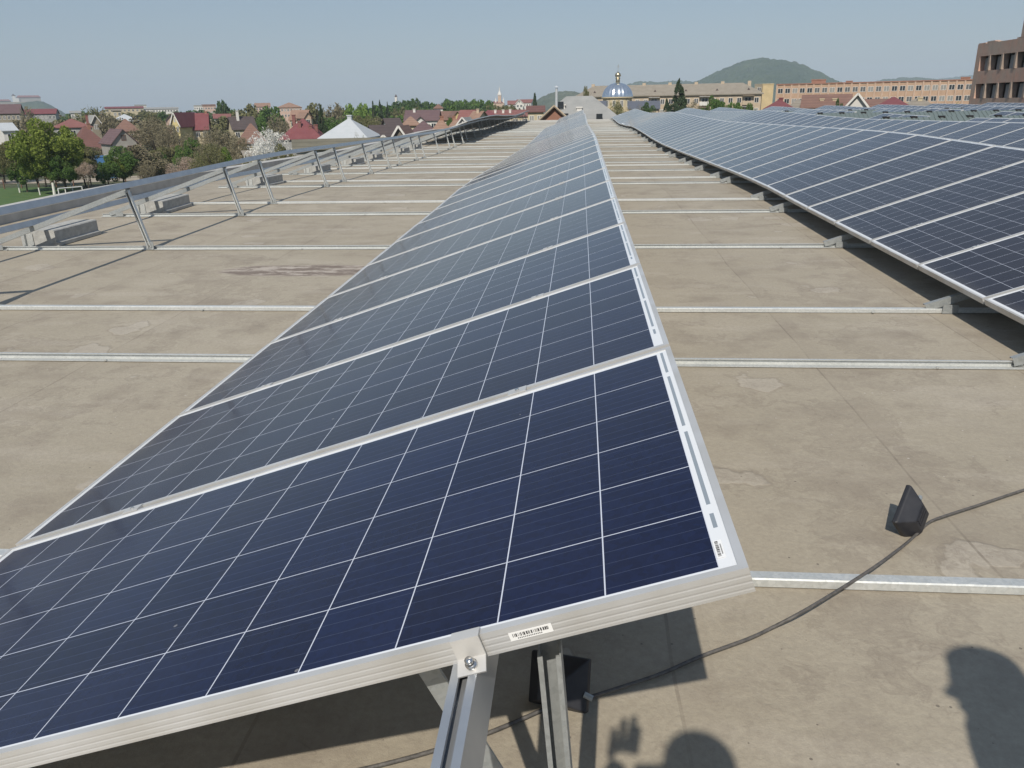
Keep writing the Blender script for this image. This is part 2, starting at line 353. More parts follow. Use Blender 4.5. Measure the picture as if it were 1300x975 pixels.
gm = glass_mesh('glass'); glass0 = bpy.data.objects.new('glass', gm); C.objects.link(glass0); glass0.parent = root0
YO = 0.8844
def panel_matrix(Xtop, k, row_dx=0.0):
    y0, y1 = YO+k*P, YO+(k+1)*P; z0, z1 = RZ(y0)+.833, RZ(y1)+.833
    bvec = Vector((row_dx, y1-y0, z1-z0)).normalized(); a = Vector((math.cos(TILT), 0, math.sin(TILT)))
    a = (a - bvec*a.dot(bvec)).normalized(); n = a.cross(bvec)
    o = Vector((Xtop, y0, z0)) + bvec*.011
    return Matrix(((a.x, bvec.x, n.x, o.x), (a.y, bvec.y, n.y, o.y), (a.z, bvec.z, n.z, o.z), (0, 0, 0, 1)))
XT = 0.224; first = [True]; NP = [0]; leftover = []
def place_panel(Xt, k, label, group, jit=.0012, tone=None):
    if tone is None: tone = {0: 0, 1: .25, 2: .1}.get(k, rnd.uniform(.15, .55)) if Xt == XT else rnd.uniform(.75, 1)  # nearest panels bluest; the rest greyed to paint in their oblique-view look
    m = panel_matrix(Xt, k) @ Euler((rnd.uniform(-jit, jit), rnd.uniform(-jit, jit), 0)).to_matrix().to_4x4()
    if NP[0] >= 299: leftover.append(m); return None
    NP[0] += 1
    if first[0]: r = root0; first[0] = False
    else: r = copy_tree(root0)
    r.matrix_world = m; tag(r, label, 'solar panel', group)
    for c_ in r.children:
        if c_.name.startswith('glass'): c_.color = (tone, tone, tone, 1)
    return r
main = [place_panel(XT, k, 'blue solar panel, %s from the near end of the tilted middle row' % ordw(k+1), 'panels of the middle row') for k in range(66)]
main[0].matrix_world = main[0].matrix_world @ Matrix.Translation((0, .022, 0)) @ Matrix.Diagonal((1, .978, 1, 1))
main[0]['label'] = 'dark blue solar panel nearest the camera with a barcode label on its frame'
XR_ = lambda r: 4.30+4.06*(r-1) if r < 3 else 10.90+4.06*(r-3)
def gap(r, k):   # rows to the right make room for the ridge lights
    y = YO+k*P
    return r >= 3 and any(a-1.0 < y < b for a, b in ((24.9, 27.1), (31.9, 34.1), (43.9, 46.1)))
ROWN = {1: 'first', 2: 'second', 3: 'third', 4: 'fourth', 5: 'fifth', 6: 'sixth', 7: 'seventh', 8: 'eighth', 9: 'ninth', 10: 'tenth'}
for r_, k0 in ((1, 0), (2, 8)):
    for n_, k in enumerate(range(k0, 66)):
        place_panel(4.30+4.06*(r_-1), k, 'solar panel in the %s row right of the middle row, %s from its near end' % (ROWN[r_], ordw(n_+1)), 'panels of the %s row on the right' % ROWN[r_])
LXT = -4.10
for n_, k in enumerate(range(29, 66)):
    place_panel(LXT, k, 'solar panel on the far end of the left row, %s beyond the bare frames' % ordw(n_+1), 'panels of the left row')
for r_, k0 in ((3, 11), (4, 18), (5, 24), (6, 30), (7, 36), (8, 41), (9, 46), (10, 50)):
    n_ = 0
    for k in range(k0, 66):
        if gap(r_, k): continue
        n_ += 1
        place_panel(XR_(r_), k, 'solar panel in the %s row right of the middle row, %s from its near end' % (ROWN[r_], ordw(n_)), 'panels of the %s row on the right' % ROWN[r_])
# remaining far panels: one object
fv = np.array([v.co[:] for v in frame0.data.vertices]); ff = [tuple(p.vertices) for p in frame0.data.polygons]
gv = np.array([v.co[:] for v in gm.vertices]); V = []; Fc = []; MI = []; UV = []
for m in leftover:
    A = np.array(m); o_ = len(V)
    V += list((fv @ A[:3, :3].T + A[:3, 3]).tolist()); Fc += [tuple(i+o_ for i in f) for f in ff]; MI += [0]*len(ff); UV += [(0, 0)]*sum(len(f) for f in ff)
    o_ = len(V); V += (gv @ A[:3, :3].T + A[:3, 3]).tolist(); Fc += [(o_, o_+1, o_+2, o_+3), (o_+7, o_+6, o_+5, o_+4)]; MI += [1, 2]
    UV += [(-gv[i][0], gv[i][1]) for i in (0, 1, 2, 3, 7, 6, 5, 4)]
me = bpy.data.meshes.new('solar_panels'); me.from_pydata(V, [], Fc); me.polygons.foreach_set('material_index', MI)
ul = me.uv_layers.new(name='UVMap'); ul.data.foreach_set('uv', [c for q in UV for c in q])
for q in (M['alu'], M['cells'], M['back']): me.materials.append(q)
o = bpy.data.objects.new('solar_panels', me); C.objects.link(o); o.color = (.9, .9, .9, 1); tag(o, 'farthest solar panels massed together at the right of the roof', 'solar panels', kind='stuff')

# barcode labels on the nearest panel
def barcode(parent, T, w_, h_):
    b = MB(); b.box(-w_/2, w_/2, -h_/2, h_/2, 0, .0004, T=T); lab = b.build('label', M['white'], parent); tag(lab, 'white barcode sticker')
    b = MB(); x = -w_*.42; rr = random.Random(3)
    while x < w_*.42:
        q = rr.choice((.0006, .0009, .0014, .002)); b.box(x, x+q, -h_*.08, h_*.30, .0006, .0007, T=T); x += q+rr.choice((.0006, .0009, .0016))
    x = -w_*.32
    for _ in range(14):
        q = w_*.022; b.box(x, x+q, -h_*.34, -h_*.20, .0006, .0007, T=T); x += q*1.9
    b.build('barcode', M['ink'], lab)
Tf = Matrix.Translation((-.305, -.0008, -.016)) @ Matrix.Rotation(R(90), 4, 'X')   # on the near face of the frame
barcode(main[0], Tf, .062, .014)
Tg = Matrix.Translation((-.0295, .062, -.0014)) @ Matrix.Rotation(R(90), 4, 'Z')
barcode(main[0], Tg, .045, .012)

# ------------------------------------------------------------------ rails under the panels
def rail(Xt, u, yA, yB, label, group, near=None):
    X = Xt - u*math.cos(TILT); h = .833 - u*math.sin(TILT) - .040
    yy = [yA] + [y for y in ys if yA < y < yB] + [yB]
    n = Vector((-math.sin(TILT), 0, math.cos(TILT))); a = Vector((math.cos(TILT), 0, math.sin(TILT)))
    pts = [Vector((X, y, RZ(y)+h)) for y in yy]
    b = MB(); wd, hh = .040, .058
    # top slot profile
    pr = [(-wd/2, -hh), (wd/2, -hh), (wd/2, 0), (.007, 0), (.007, -.004), (.013, -.004), (.013, -.016), (-.013, -.016), (-.013, -.004), (-.007, -.004), (-.007, 0), (-wd/2, 0)]
    b.sweep(pr, pts, [(a, n)]*len(pts))
    o = b.build('mounting_rail', M['alu_rail']); return tag(o, label, 'rail', group)
U1, U2 = .396, 1.545
rail(XT, U1, .68, 67.4, 'slotted aluminium rail sticking out under the near panel, higher rail of the middle row', 'rails under the middle row')
rail(XT, U2, .70, 67.4, 'slotted aluminium rail under the low side of the middle row', 'rails under the middle row')
rail(LXT, U1, 1.2, 67.4, 'long grey rail on top of the bare posts of the left row', 'rails of the left row')
rail(LXT, U2, 1.2, 67.4, 'low grey rail near the ballast blocks of the left row', 'rails of the left row')
rail(4.30, U1, .5, 67.4, 'rail under the high side of the first row on the right', 'rails under the first row on the right')
rail(4.30, U2, .5, 67.4, 'rail under the low side of the first row on the right', 'rails under the first row on the right')

# ------------------------------------------------------------------ clamps
def mid_clamp():
    r = empty('mid_clamp'); b = MB()
    b.box(-.024, .024, -.017, .017, .0008, .0038); b.box(-.024, .024, -.010, .010, -.012, .0008); b.build('plate', M['alu'], r)
    b = MB(); b.tube([(0, 0, .0036), (0, 0, .0075)], .0055, 8); b.build('bolt', M['steel'], r); return r
mc = mid_clamp(); used = False; nc = 0
for Xt, ks, who in ((XT, range(1, 8), 'middle row'), (4.30, range(1, 8), 'first row on the right')):
    for k in ks:
        for u, wh in ((U1, 'high'), (U2, 'low')):
            r = mc if not used else copy_tree(mc); used = True
            m = panel_matrix(Xt, k) @ Matrix.Translation((-u, -.011, 0)); r.matrix_world = m
            tag(r, 'small clamp on the %s side of seam %s of the %s' % (wh, ordw(k), who) if 0 else 'clamp pinching the %s panel seam of the %s, %s end' % (ordw(k), who, wh), 'clamp', 'clamps between the panels')
# end clamp at the near edge
ec = empty('end_clamp'); m0 = main[0].matrix_world.copy(); m0 = panel_matrix(XT, 0) @ Matrix.Translation((0, .022, 0))
ec.matrix_world = m0 @ Matrix.Translation((-U1, 0, 0)); tag(ec, 'pale end clamp with one bolt gripping the front edge of the nearest panel', 'clamp')
b = MB(); w2 = .021
b.add([(-w2, .012, .0012), (w2, .012, .0012), (w2, -.004, .0012), (-w2, -.004, .0012), (-w2, -.004, -.030), (w2, -.004, -.030), (w2, -.030, -.040), (-w2, -.030, -.040),
       (-w2, .012, .0040), (w2, .012, .0040), (w2, -.0075, .0040), (-w2, -.0075, .0040), (-w2, -.0075, -.0275), (w2, -.0075, -.0275), (w2, -.0315, -.037), (-w2, -.0315, -.037)],
      [(0, 1, 2, 3), (3, 2, 5, 4), (4, 5, 6, 7), (8, 11, 10, 9), (11, 12, 13, 10), (12, 15, 14, 13), (0, 8, 9, 1), (7, 6, 14, 15), (0, 3, 11, 8), (3, 4, 12, 11), (4, 7, 15, 12), (1, 9, 10, 2), (2, 10, 13, 5), (5, 13, 14, 6)])
b.build('bracket', M['clampm'], ec)
b = MB(); b.tube([(.001, -.018, -.036), (.001, -.022, -.026)], .0085, 16); b.tube([(.001, -.022, -.026), (.001, -.0245, -.018)], .0060, 12)
b.build('bolt', M['steel'], ec, True)

# ------------------------------------------------------------------ support frames
def support_frame():
    """local origin: roof level below the panel top edge, X as the row, y=0 on the beam"""
    r = empty('support_frame'); tt = math.tan(TILT)
    zt = lambda x: .833 + x*tt - .040/math.cos(TILT) - .060     # underside of the rails at offset x
    b = MB(); x1, x0 = -.345, -1.99; hh = .048
    b.beam((x1, .012, zt(x1)-hh/2), (x0, .012, zt(x0)-hh/2), cprof(.036, hh, .003, .01), mi=0); b.build('rafter', M['galv2'], r)
    b = MB(); b.beam((-.36, -.022, zt(-.36)-.02), (-.215, -.022, .03), cprof(.040, .036, .003, .008), side=(1, 0, 0)); p = b.build('post', M['galv'], r)
    b = MB(); b.tube([(-.357, -.046, zt(-.36)-.03), (-.357, -.036, zt(-.36)-.03)], .008, 6); b.tube([(-.218, -.046, .055), (-.218, -.036, .055)], .008, 6); b.build('bolt', M['steel'], p)
    b = MB(); b.box(-.255, -.175, -.030, -.026, .004, .085); b.build('foot_plate', M['galv2'], r)
    b = MB(); b.box(x0+.10, x0+.20, -.030, -.026, .004, .062); b.build('end_plate', M['galv2'], r)
    return r
sf = support_frame(); used = False
for Xt, who, grp in ((LXT, 'left row', 1), (XT, 'middle row', 2), (4.30, 'first row on the right', 3)):
    for i, y in enumerate(BY):
        r = sf if not used else copy_tree(sf); used = True
        r.location = (Xt, y, RZ(y)); r['category'] = 'support frame'; r['group'] = 'support frames of the ' + who
        r['label'] = {1: 'leaning post and sloping rafter of the left row, %s frame from the near end', 2: 'steel frame carrying the middle row, %s from the near end', 3: 'steel frame under the first row on the right, %s from the near end'}[grp] % ordw(i+1)
pp = empty('prop_post', (XT, 1.02, RZ(1.02))); tag(pp, 'narrow galvanised post standing under the nearest panel in front of the black box', 'post')
b = MB(); b.beam((-.262, 0, .615), (-.215, 0, .0), cprof(.040, .036, .003, .008), side=(1, 0, 0)); b.build('upright', M['galv2'], pp); b = MB(); b.box(-.26, -.16, -.04, .04, 0, .006); b.build('foot_plate', M['galv2'], pp)
# diagonal brace visible behind the rail
b = MB(); b.beam((-.245, 1.02, .60), (.02, 1.04, .04), rect(.034, .006), side=(0, 1, 0)); tag(b.build('diagonal_brace', M['galv2']), 'flat steel brace crossing behind the rail under the nearest panel', 'brace')

# ------------------------------------------------------------------ ballast blocks
def ballast():
    r = empty('ballast_block'); b = MB()
    pr = [(-.17, 0), (.17, 0), (.17, .035), (.145, .045), (.145, .155), (.137, .165), (-.137, .165), (-.145, .155), (-.145, .0)]
    b.sweep(pr, [Vector((0, 0, 0)), Vector((0, .76, 0))], [(Vector((1, 0, 0)), Vector((0, 0, 1)))]*2); b.build('concrete', M['conc'], r)
    b = MB(); b.box(-.21, -.175, -.035, -.005, .0, .15); b.box(-.21, -.10, -.010, -.005, .0, .13); b.build('clip', M['galv'], r); return r
bl = ballast(); used = False; n_ = 0
for i in (0, 1, 3, 4, 6, 8, 10, 11, 13, 14):
    r = bl if not used else copy_tree(bl); used = True; n_ += 1
    r.location = (-5.60, BY[i]+.20, RZ(BY[i]+.5)-.0); r.rotation_euler = (math.atan2(RZ(BY[i]+.9)-RZ(BY[i]+.1), .8), 0, rnd.uniform(-.04, .04))
    tag(r, 'grey concrete ballast block on the left row, %s from the near end' % ordw(n_), 'ballast block', 'concrete ballast blocks')

# ------------------------------------------------------------------ cable and junction boxes
cpx = [(1300, 622), (1240, 642), (1200, 655), (1180, 663), (1166, 676), (1148, 692), (1120, 713), (1095, 730), (1060, 752), (1020, 776), (980, 797), (950, 811), (893, 832), (840, 855), (790, 872), (745, 886), (700, 897), (655, 916), (610, 934), (540, 956), (480, 972), (420, 985)]
cp = []
q0 = onroof(1400, 590, .012); cp.append(q0)
for px, py in cpx:
    q = onroof(px, py, .012 if px > 1130 or px < 1000 else .045); cp.append(q)
def smoothpts(P_, n=6):
    out = []
    for i in range(len(P_)-1):
        p0, p1, p2, p3 = P_[max(i-1, 0)], P_[i], P_[i+1], P_[min(i+2, len(P_)-1)]
        for j in range(n):
            t = j/n; out.append(.5*((2*p1)+(-p0+p2)*t+(2*p0-5*p1+4*p2-p3)*t*t+(-p0+3*p1-3*p2+p3)*t**3))
    out.append(P_[-1]); return out
b = MB(); b.tube(smoothpts(cp), .0050, 8); tag(b.build('cable', M['cablem'], smooth=True), 'grey flexible conduit snaking over the roof and under the nearest panel', 'cable')
def jbox(loc, rot, label, s=1.0):
    r = empty('floodlight_box', loc); r.rotation_euler = rot
    b = MB(); a, c, h = .082*s, .066*s, .058*s; a2, c2 = .040*s, .034*s
    b.add([(-a, -c, 0), (a, -c, 0), (a, c, 0), (-a, c, 0), (-a, -c, .016), (a, -c, .016), (a, c, .016), (-a, c, .016), (-a2, -c2*1.4, h), (a2, -c2*1.4, h), (a2, c2*.6, h), (-a2, c2*.6, h)],
          [(3, 2, 1, 0), (0, 1, 5, 4), (1, 2, 6, 5), (2, 3, 7, 6), (3, 0, 4, 7), (4, 5, 9, 8), (5, 6, 10, 9), (6, 7, 11, 10), (7, 4, 8, 11), (8, 9, 10, 11)])
    o = b.build('housing', M['blackp'], r)
    md = o.modifiers.new('bevel', 'BEVEL'); md.width = .004*s; md.segments = 2
    b = MB(); b.tube([(a*.9, -c*.3, .02), (a*1.16, -c*.42, .014)], .008*s, 10); b.build('gland', M['galv2'], r)
    b = MB()
    for q in (-.5, -.1, .3): b.box(-a2*.8, a2*.8, q*c2, q*c2+.004, h, h+.004)
    b.build('cooling_ribs', M['blackp'], r)
    return tag(r, label, 'junction box')
def orient(o, zax, xax):
    z = Vector(zax).normalized(); x = Vector(xax); x = (x-z*x.dot(z)).normalized(); y = z.cross(x); l = o.location.copy()
    o.matrix_world = Matrix(((x.x, y.x, z.x, l.x), (x.y, y.y, z.y, l.y), (x.z, y.z, z.z, l.z), (0, 0, 0, 1)))
p = onroof(1143, 678); orient(jbox(p+Vector((.02, .035, .060)), (0, 0, 0), 'black wedge shaped box lying on its edge beside the cable on open roof', .94), (.66, -.66, .22), (.72, .30, .62))
p = onroof(712, 890); orient(jbox(p+Vector((.0, .01, .055)), (0, 0, 0), 'black wedge shaped box in the shade under the nearest panel', .95), (-.35, -.75, .42), (1, -.2, .05))

# ------------------------------------------------------------------ ridge lights between the right rows
def corr_mat():
    m = mat('corrugated_metal', (.17, .21, .205), .5, .3); return m
M['corr'] = corr_mat(); M['dark'] = mat('dark_opening', (.012, .012, .014), .8)
def ridge_light(x0, x1, y, wd, ztop, label):
    r = empty('ridge_skylight', (x0, y, RZ(y))); L_ = x1-x0; h = ztop-RZ(y)
    b = MB(); b.box(.05, L_, -wd/2+.05, wd/2-.05, 0, h*.45); b.build('upstand', M['plaster'], r)
    b = MB(); n = int(L_/.16)
    for sgn in (-1, 1):
        for i in range(n):
            xa = i*L_/n; xb = (i+.5)*L_/n; xc = (i+1)*L_/n
            for (p_, q_, dz) in ((xa, xb, .0), (xb, xc, .022)):
                b.box(p_, q_, 0, 1, -.012, 0, T=Matrix.Translation((0, 0, h+dz*.8)) @ Matrix(((1, 0, 0, 0), (0, sgn*wd/2*1.06, 0, 0), (0, -(h*.62), 1, 0), (0, 0, 0, 1))))
    b.build('roof', M['corr'], r)
    b = MB(); b.add([(.03, -wd/2+.1, h*.42), (.03, wd/2-.1, h*.42), (.03, 0, h*.93)], [(0, 1, 2)]); b.build('gable_opening', M['dark'], r)
    b = MB()
    for i in range(0, n, 5): b = MB(); b.box(i*L_/n+.05, i*L_/n+.22, -.06, .06, h-.03, h+.038); b.build('ridge_vent', M['dark'], r)
    [None]
    return tag(r, label, 'skylight', 'corrugated ridge lights on the roof')
ridge_light(9.0, 40, 26.0, 1.7, .90, 'corrugated ridge skylight with a dark open gable behind the second right row')
ridge_light(9.0, 40, 33.0, 1.7, .96, 'small looking corrugated ridge skylight further along the right rows')
ridge_light(9.0, 40, 45.0, 1.7, .94, 'farthest corrugated ridge skylight beyond the right rows')

# ================================================================== LAND
def ground_mat():
    m = bpy.data.materials.new('land'); m.use_nodes = True; g = NG(m); b = g.n['Principled BSDF']
    geo = g.n.new('ShaderNodeNewGeometry'); P_ = geo.outputs['Position']
    a = g.noise(P_, .02, 6, .6); c = g.noise(P_, .25, 6, .65); d = g.noise(P_, 1.5, 4)
    col = g.mix(g.ramp(a, .4, .6), (.055, .075, .028), (.085, .088, .040)); col = g.mix(g.ramp(c, .5, .7), col, (.13, .115, .075)); col = g.mix(g.M('MULTIPLY', d, .4), col, (.04, .05, .02))
    g.l.new(col, b.inputs['Base Color']); b.inputs['Roughness'].default_value = .95; return m
M['land'] = ground_mat()
b = MB(); b.add([(-6500, -6500, GZ), (6500, -6500, GZ), (6500, 6500, GZ), (-6500, 6500, GZ)], [(0, 1, 2, 3)]); tag(b.build('ground', M['land']), kind='structure', label='green and brown land around the factory', cat='ground')
M['grass'] = mat('pitch_grass', (.055, .115, .028), .95, noise=(.6, (.09, .14, .04), .8, 8), coords='Object')
M['dirt'] = mat('dirt_road', (.40, .34, .27), .95, noise=(.8, (.27, .24, .18), .8, 8))
def gp(px, py, dz=0):   # pixel -> ground
    d = ray(px, py); t = (GZ+dz-CAM.z)/d.z; return CAM+d*t
b = MB(); q = [gp(-500, 300), gp(118, 252), gp(128, 239.5), gp(60, 237.5), gp(-500, 250)]
b.add([(p.x, p.y, GZ+.02) for p in q], [tuple(range(len(q)))]); tag(b.build('playing_field', M['grass']), 'green grass pitch beyond the left edge of the roof', 'field', kind='structure')
b = MB(); up_ = [(-400, 240), (0, 229), (100, 227), (180, 223), (260, 217), (330, 212)]; lo_ = [(-400, 249), (0, 234), (100, 232), (180, 229.5), (260, 222.5), (330, 217)]
q = [gp(*p) for p in up_] + [gp(*p) for p in lo_[::-1]]
b.add([(p.x, p.y, GZ+.04) for p in q], [(i, i+1, 10-i, 11-i) for i in range(5)]); tag(b.build('road', M['dirt']), 'pale dirt road behind the fence', 'road', kind='structure')
# goal
M['wpaint'] = mat('white_paint', (.78, .78, .76), .5, noise=(3, (.6, .6, .58), .6, 4))
gl = gp(78, 262); gr = gp(108, 259); ge = empty('football_goal', gl); tag(ge, 'white football goal on the green pitch', 'goal')
d_ = gr-gl; b = MB(); b.tube([(0, 0, 0), (0, 0, 2.3)], .07, 8); b.build('post', M['wpaint'], ge); b = MB(); b.tube([tuple(d_), (d_.x, d_.y, 2.3)], .07, 8); b.build('post', M['wpaint'], ge)
b = MB(); b.tube([(0, 0, 2.3), (d_.x, d_.y, 2.3)], .07, 8); b.build('crossbar', M['wpaint'], ge)
# fence with rusty posts
M['rust'] = mat('rusty_steel', (.14, .07, .05), .8, noise=(8, (.22, .12, .08), .8, 4)); M['wire'] = mat('fence_wire', (.2, .2, .19), .6, .5)
fe = empty('wire_fence', gp(0, 240)); tag(fe, 'low wire fence with rusty posts along the pitch', 'fence'); fo = Vector(fe.location)
fpts = [gp(px, 240.5-(px*.045)) for px in range(-60, 260, 22)]
for p in fpts:
    b = MB(); v = p-fo; b.box(v.x-.07, v.x+.07, v.y-.07, v.y+.07, 0, 1.7); b.build('post', M['rust'], fe)
b = MB()
for hgt in (.5, 1.0, 1.55): b.tube([(p-fo)+Vector((0, 0, hgt)) for p in fpts], .015, 4)
b.build('wire', M['wire'], fe)

# ------------------------------------------------------------------ hills
def hill_mat(name, c1, c2):
    m = mat(name, c1, .95); g = NG(m); b = g.n['Principled BSDF']; geo = g.n.new('ShaderNodeNewGeometry')
    a = g.noise(geo.outputs['Position'], .006, 8, .65); c = g.noise(geo.outputs['Position'], .05, 6, .7)
    col = g.mix(g.ramp(a, .38, .62), c1, c2); col = g.mix(g.M('MULTIPLY', g.ramp(c, .4, .7), .6), col, (.018, .032, .014)); g.l.new(col, b.inputs['Base Color']); return m
M['forest'] = hill_mat('hill_forest', (.030, .055, .020), (.060, .085, .030)); M['forest2'] = hill_mat('hill_scrub', (.04, .06, .025), (.12, .13, .07))
def hill(prof, D, depth, label, mt='forest', step=9.0, rough=7.0, name='hill'):
    a0, a1 = az(prof[0][0]), az(prof[-1][0]); n = max(40, int(abs(a1-a0)*D/step)); m_ = max(12, int(depth/step/1.5))
    rs = np.random.RandomState(int(D)); V = []; F_ = []
    pa = [az(p[0]) for p in prof]; pz = [zpx(p[0], p[1], D)-GZ for p in prof]
    def sn(x, y): return (math.sin(x*.013+1)+math.sin(y*.017+x*.006)+math.sin(x*.041+y*.03)*.6)*.4
    for i in range(n+1):
        a = a0+(a1-a0)*i/n; H = float(np.interp(a, pa, pz))
        for j in range(m_+1):
            t = j/m_; rr = D + (t-.55)*depth; prf = math.sin(math.pi*min(1, max(0, t/1.1)))**1.3 if t < .55 else math.cos((t-.55)/.45*math.pi/2)**1.2
            x, y = rr*math.sin(a), rr*math.cos(a); z = H*prf*(rr/D if t < .55 else 1)
            edge = min(1, H/12); z += (sn(x, y)*rough*2.0 + rs.uniform(-1, 1)*rough*.55)*min(1, prf*2)*edge
            V.append((x, y, GZ+z-1.5))
    for i in range(n):
        for j in range(m_):
            k = i*(m_+1)+j; F_.append((k, k+m_+1, k+m_+2, k+1))
    b = MB(); b.v = V; b.f = F_; b.mi = [0]*len(F_); return tag(b.build(name, M[mt]), label, 'hill', kind='structure')
hill([(840, 134), (868, 110), (885, 104), (900, 97), (915, 91), (930, 86), (945, 81), (958, 77.5), (975, 76.5), (992, 77.5), (1010, 81), (1025, 87), (1040, 93), (1056, 101), (1075, 107), (1110, 128)], 3000, 1500, 'high rounded wooded hill behind the apartment blocks')
hill([(770, 134), (797, 107), (812, 104.5), (830, 103.5), (850, 104.5), (870, 106), (890, 110), (910, 132)], 3700, 900, 'low dark wooded rise left of the high hill')
hill([(1040, 130), (1075, 106), (1110, 103), (1140, 101.5), (1165, 100.5), (1180, 102), (1200, 106), (1230, 126)], 4200, 900, 'low wooded ridge right of the high hill')
hill([(1130, 124), (1170, 104), (1200, 98), (1225, 95.5), (1260, 94), (1300, 97), (1400, 118)], 5600, 900, 'very faint distant ridge by the brick building', rough=6)
hill([(655, 138), (675, 131), (690, 122), (700, 118.5), (714, 117), (728, 117.5), (745, 122), (765, 134)], 2000, 700, 'scrubby green hillside behind the grey slate roof', 'forest2', rough=2.5)
hill([(-160, 150), (-60, 133), (0, 132), (18, 131), (30, 129), (48, 127), (56, 128.5), (66, 134), (76, 140), (86, 147)], 3000, 600, 'wooded castle hill at the far left', rough=2.0)

# ------------------------------------------------------------------ building materials
def tile(name, c, c2, sc=2.5, crs=.3):
    m = mat(name, c, .8); g = NG(m); b = g.n['Principled BSDF']; tc = g.n.new('ShaderNodeTexCoord')
    n1 = g.noise(tc.outputs['Object'], .7, 6, .65); n2 = g.noise(tc.outputs['Object'], 9, 4, .6)
    s = g.n.new('ShaderNodeSeparateXYZ'); g.l.new(tc.outputs['Object'], s.inputs[0]); f = g.M('FRACT', g.M('MULTIPLY', s.outputs[2], sc))
    col = g.mix(g.M('ADD', g.M('MULTIPLY', g.ramp(n1, .35, .65), .6), g.M('MULTIPLY', n2, .4)), c, c2); col = g.mix(g.M('MULTIPLY', g.M('LESS_THAN', f, .25), crs), col, tuple(q*.5 for q in c)); g.l.new(col, b.inputs['Base Color']); return m
for k, c, c2 in (('t_red', (.135, .064, .054), (.185, .09, .075)), ('t_crim', (.16, .045, .052), (.21, .07, .072)), ('t_brown', (.17, .095, .075), (.24, .14, .105)), ('t_orange', (.25, .15, .105), (.33, .215, .16)),
                 ('t_dark', (.065, .05, .05), (.10, .075, .07)), ('t_purp', (.12, .075, .08), (.16, .10, .10)), ('t_grey', (.26, .26, .25), (.34, .34, .32)), ('t_brred', (.20, .08, .072), (.26, .115, .10)), ('t_moss', (.13, .12, .085), (.20, .18, .13)), ('t_slate', (.24, .245, .24), (.33, .33, .32)), ('t_tan', (.235, .205, .165), (.31, .275, .225)), ('t_zinc', (.42, .45, .47), (.50, .52, .54)), ('t_blue', (.09, .10, .125), (.12, .13, .16))):
    M[k] = tile(k[2:]+'_roofing', c, c2, crs=.04 if k in ('t_zinc', 't_crim', 't_blue', 't_slate') else .3)
for k, c in (('w_cream', (.55, .47, .32)), ('w_white', (.72, .70, .66)), ('w_pink', (.58, .42, .34)), ('w_grey', (.33, .33, .32)), ('w_block', (.36, .34, .31)), ('w_yel', (.62, .52, .26)), ('w_wood', (.20, .18, .15)), ('w_brick', (.33, .17, .12)), ('w_orange', (.50, .34, .235)), ('w_tan', (.52, .42, .31)), ('w_yel2', (.60, .47, .27)), ('w_olive', (.33, .29, .22)), ('w_peach', (.56, .41, .31))):
    M[k] = mat(k[2:]+'_render', c, .9, noise=(.8, tuple(q*.78 for q in c), .8, 6))
M['pane'] = mat('window_glass', (.03, .035, .04), .15, spec=.6); M['wframe'] = mat('window_paint', (.7, .69, .66), .6); M['dframe'] = mat('brown_window_paint', (.16, .08, .05), .6)
M['blue'] = mat('blue_sheet', (.04, .13, .30), .5, noise=(2, (.06, .17, .36), .8, 3))

rwn = random.Random(11); M['curtain'] = mat('net_curtain', (.28, .27, .25), .3); M['curtain2'] = mat('dim_curtain', (.12, .12, .12), .25)
def window(parent, T, w_, h_, fm='wframe', name='window'):
    """T: local matrix, x right, y outward(-), z up"""
    b = MB(); t = .09
    b.box(-w_/2, w_/2, -.05, .03, -h_/2, -h_/2+t, T=T); b.box(-w_/2, w_/2, -.05, .03, h_/2-t, h_/2, T=T)
    b.box(-w_/2, -w_/2+t, -.05, .03, -h_/2+t, h_/2-t, T=T); b.box(w_/2-t, w_/2, -.05, .03, -h_/2+t, h_/2-t, T=T); b.box(-t/2, t/2, -.05, .03, -h_/2+t, h_/2-t, T=T)
    o = b.build(name, M[fm], parent)
    b = MB(); b.box(-w_/2+t, w_/2-t, -.02, .02, -h_/2+t, h_/2-t, T=T); b.build('pane', rwn.choice((M['pane'], M['pane'], M['curtain'], M['curtain2'])), o); return o

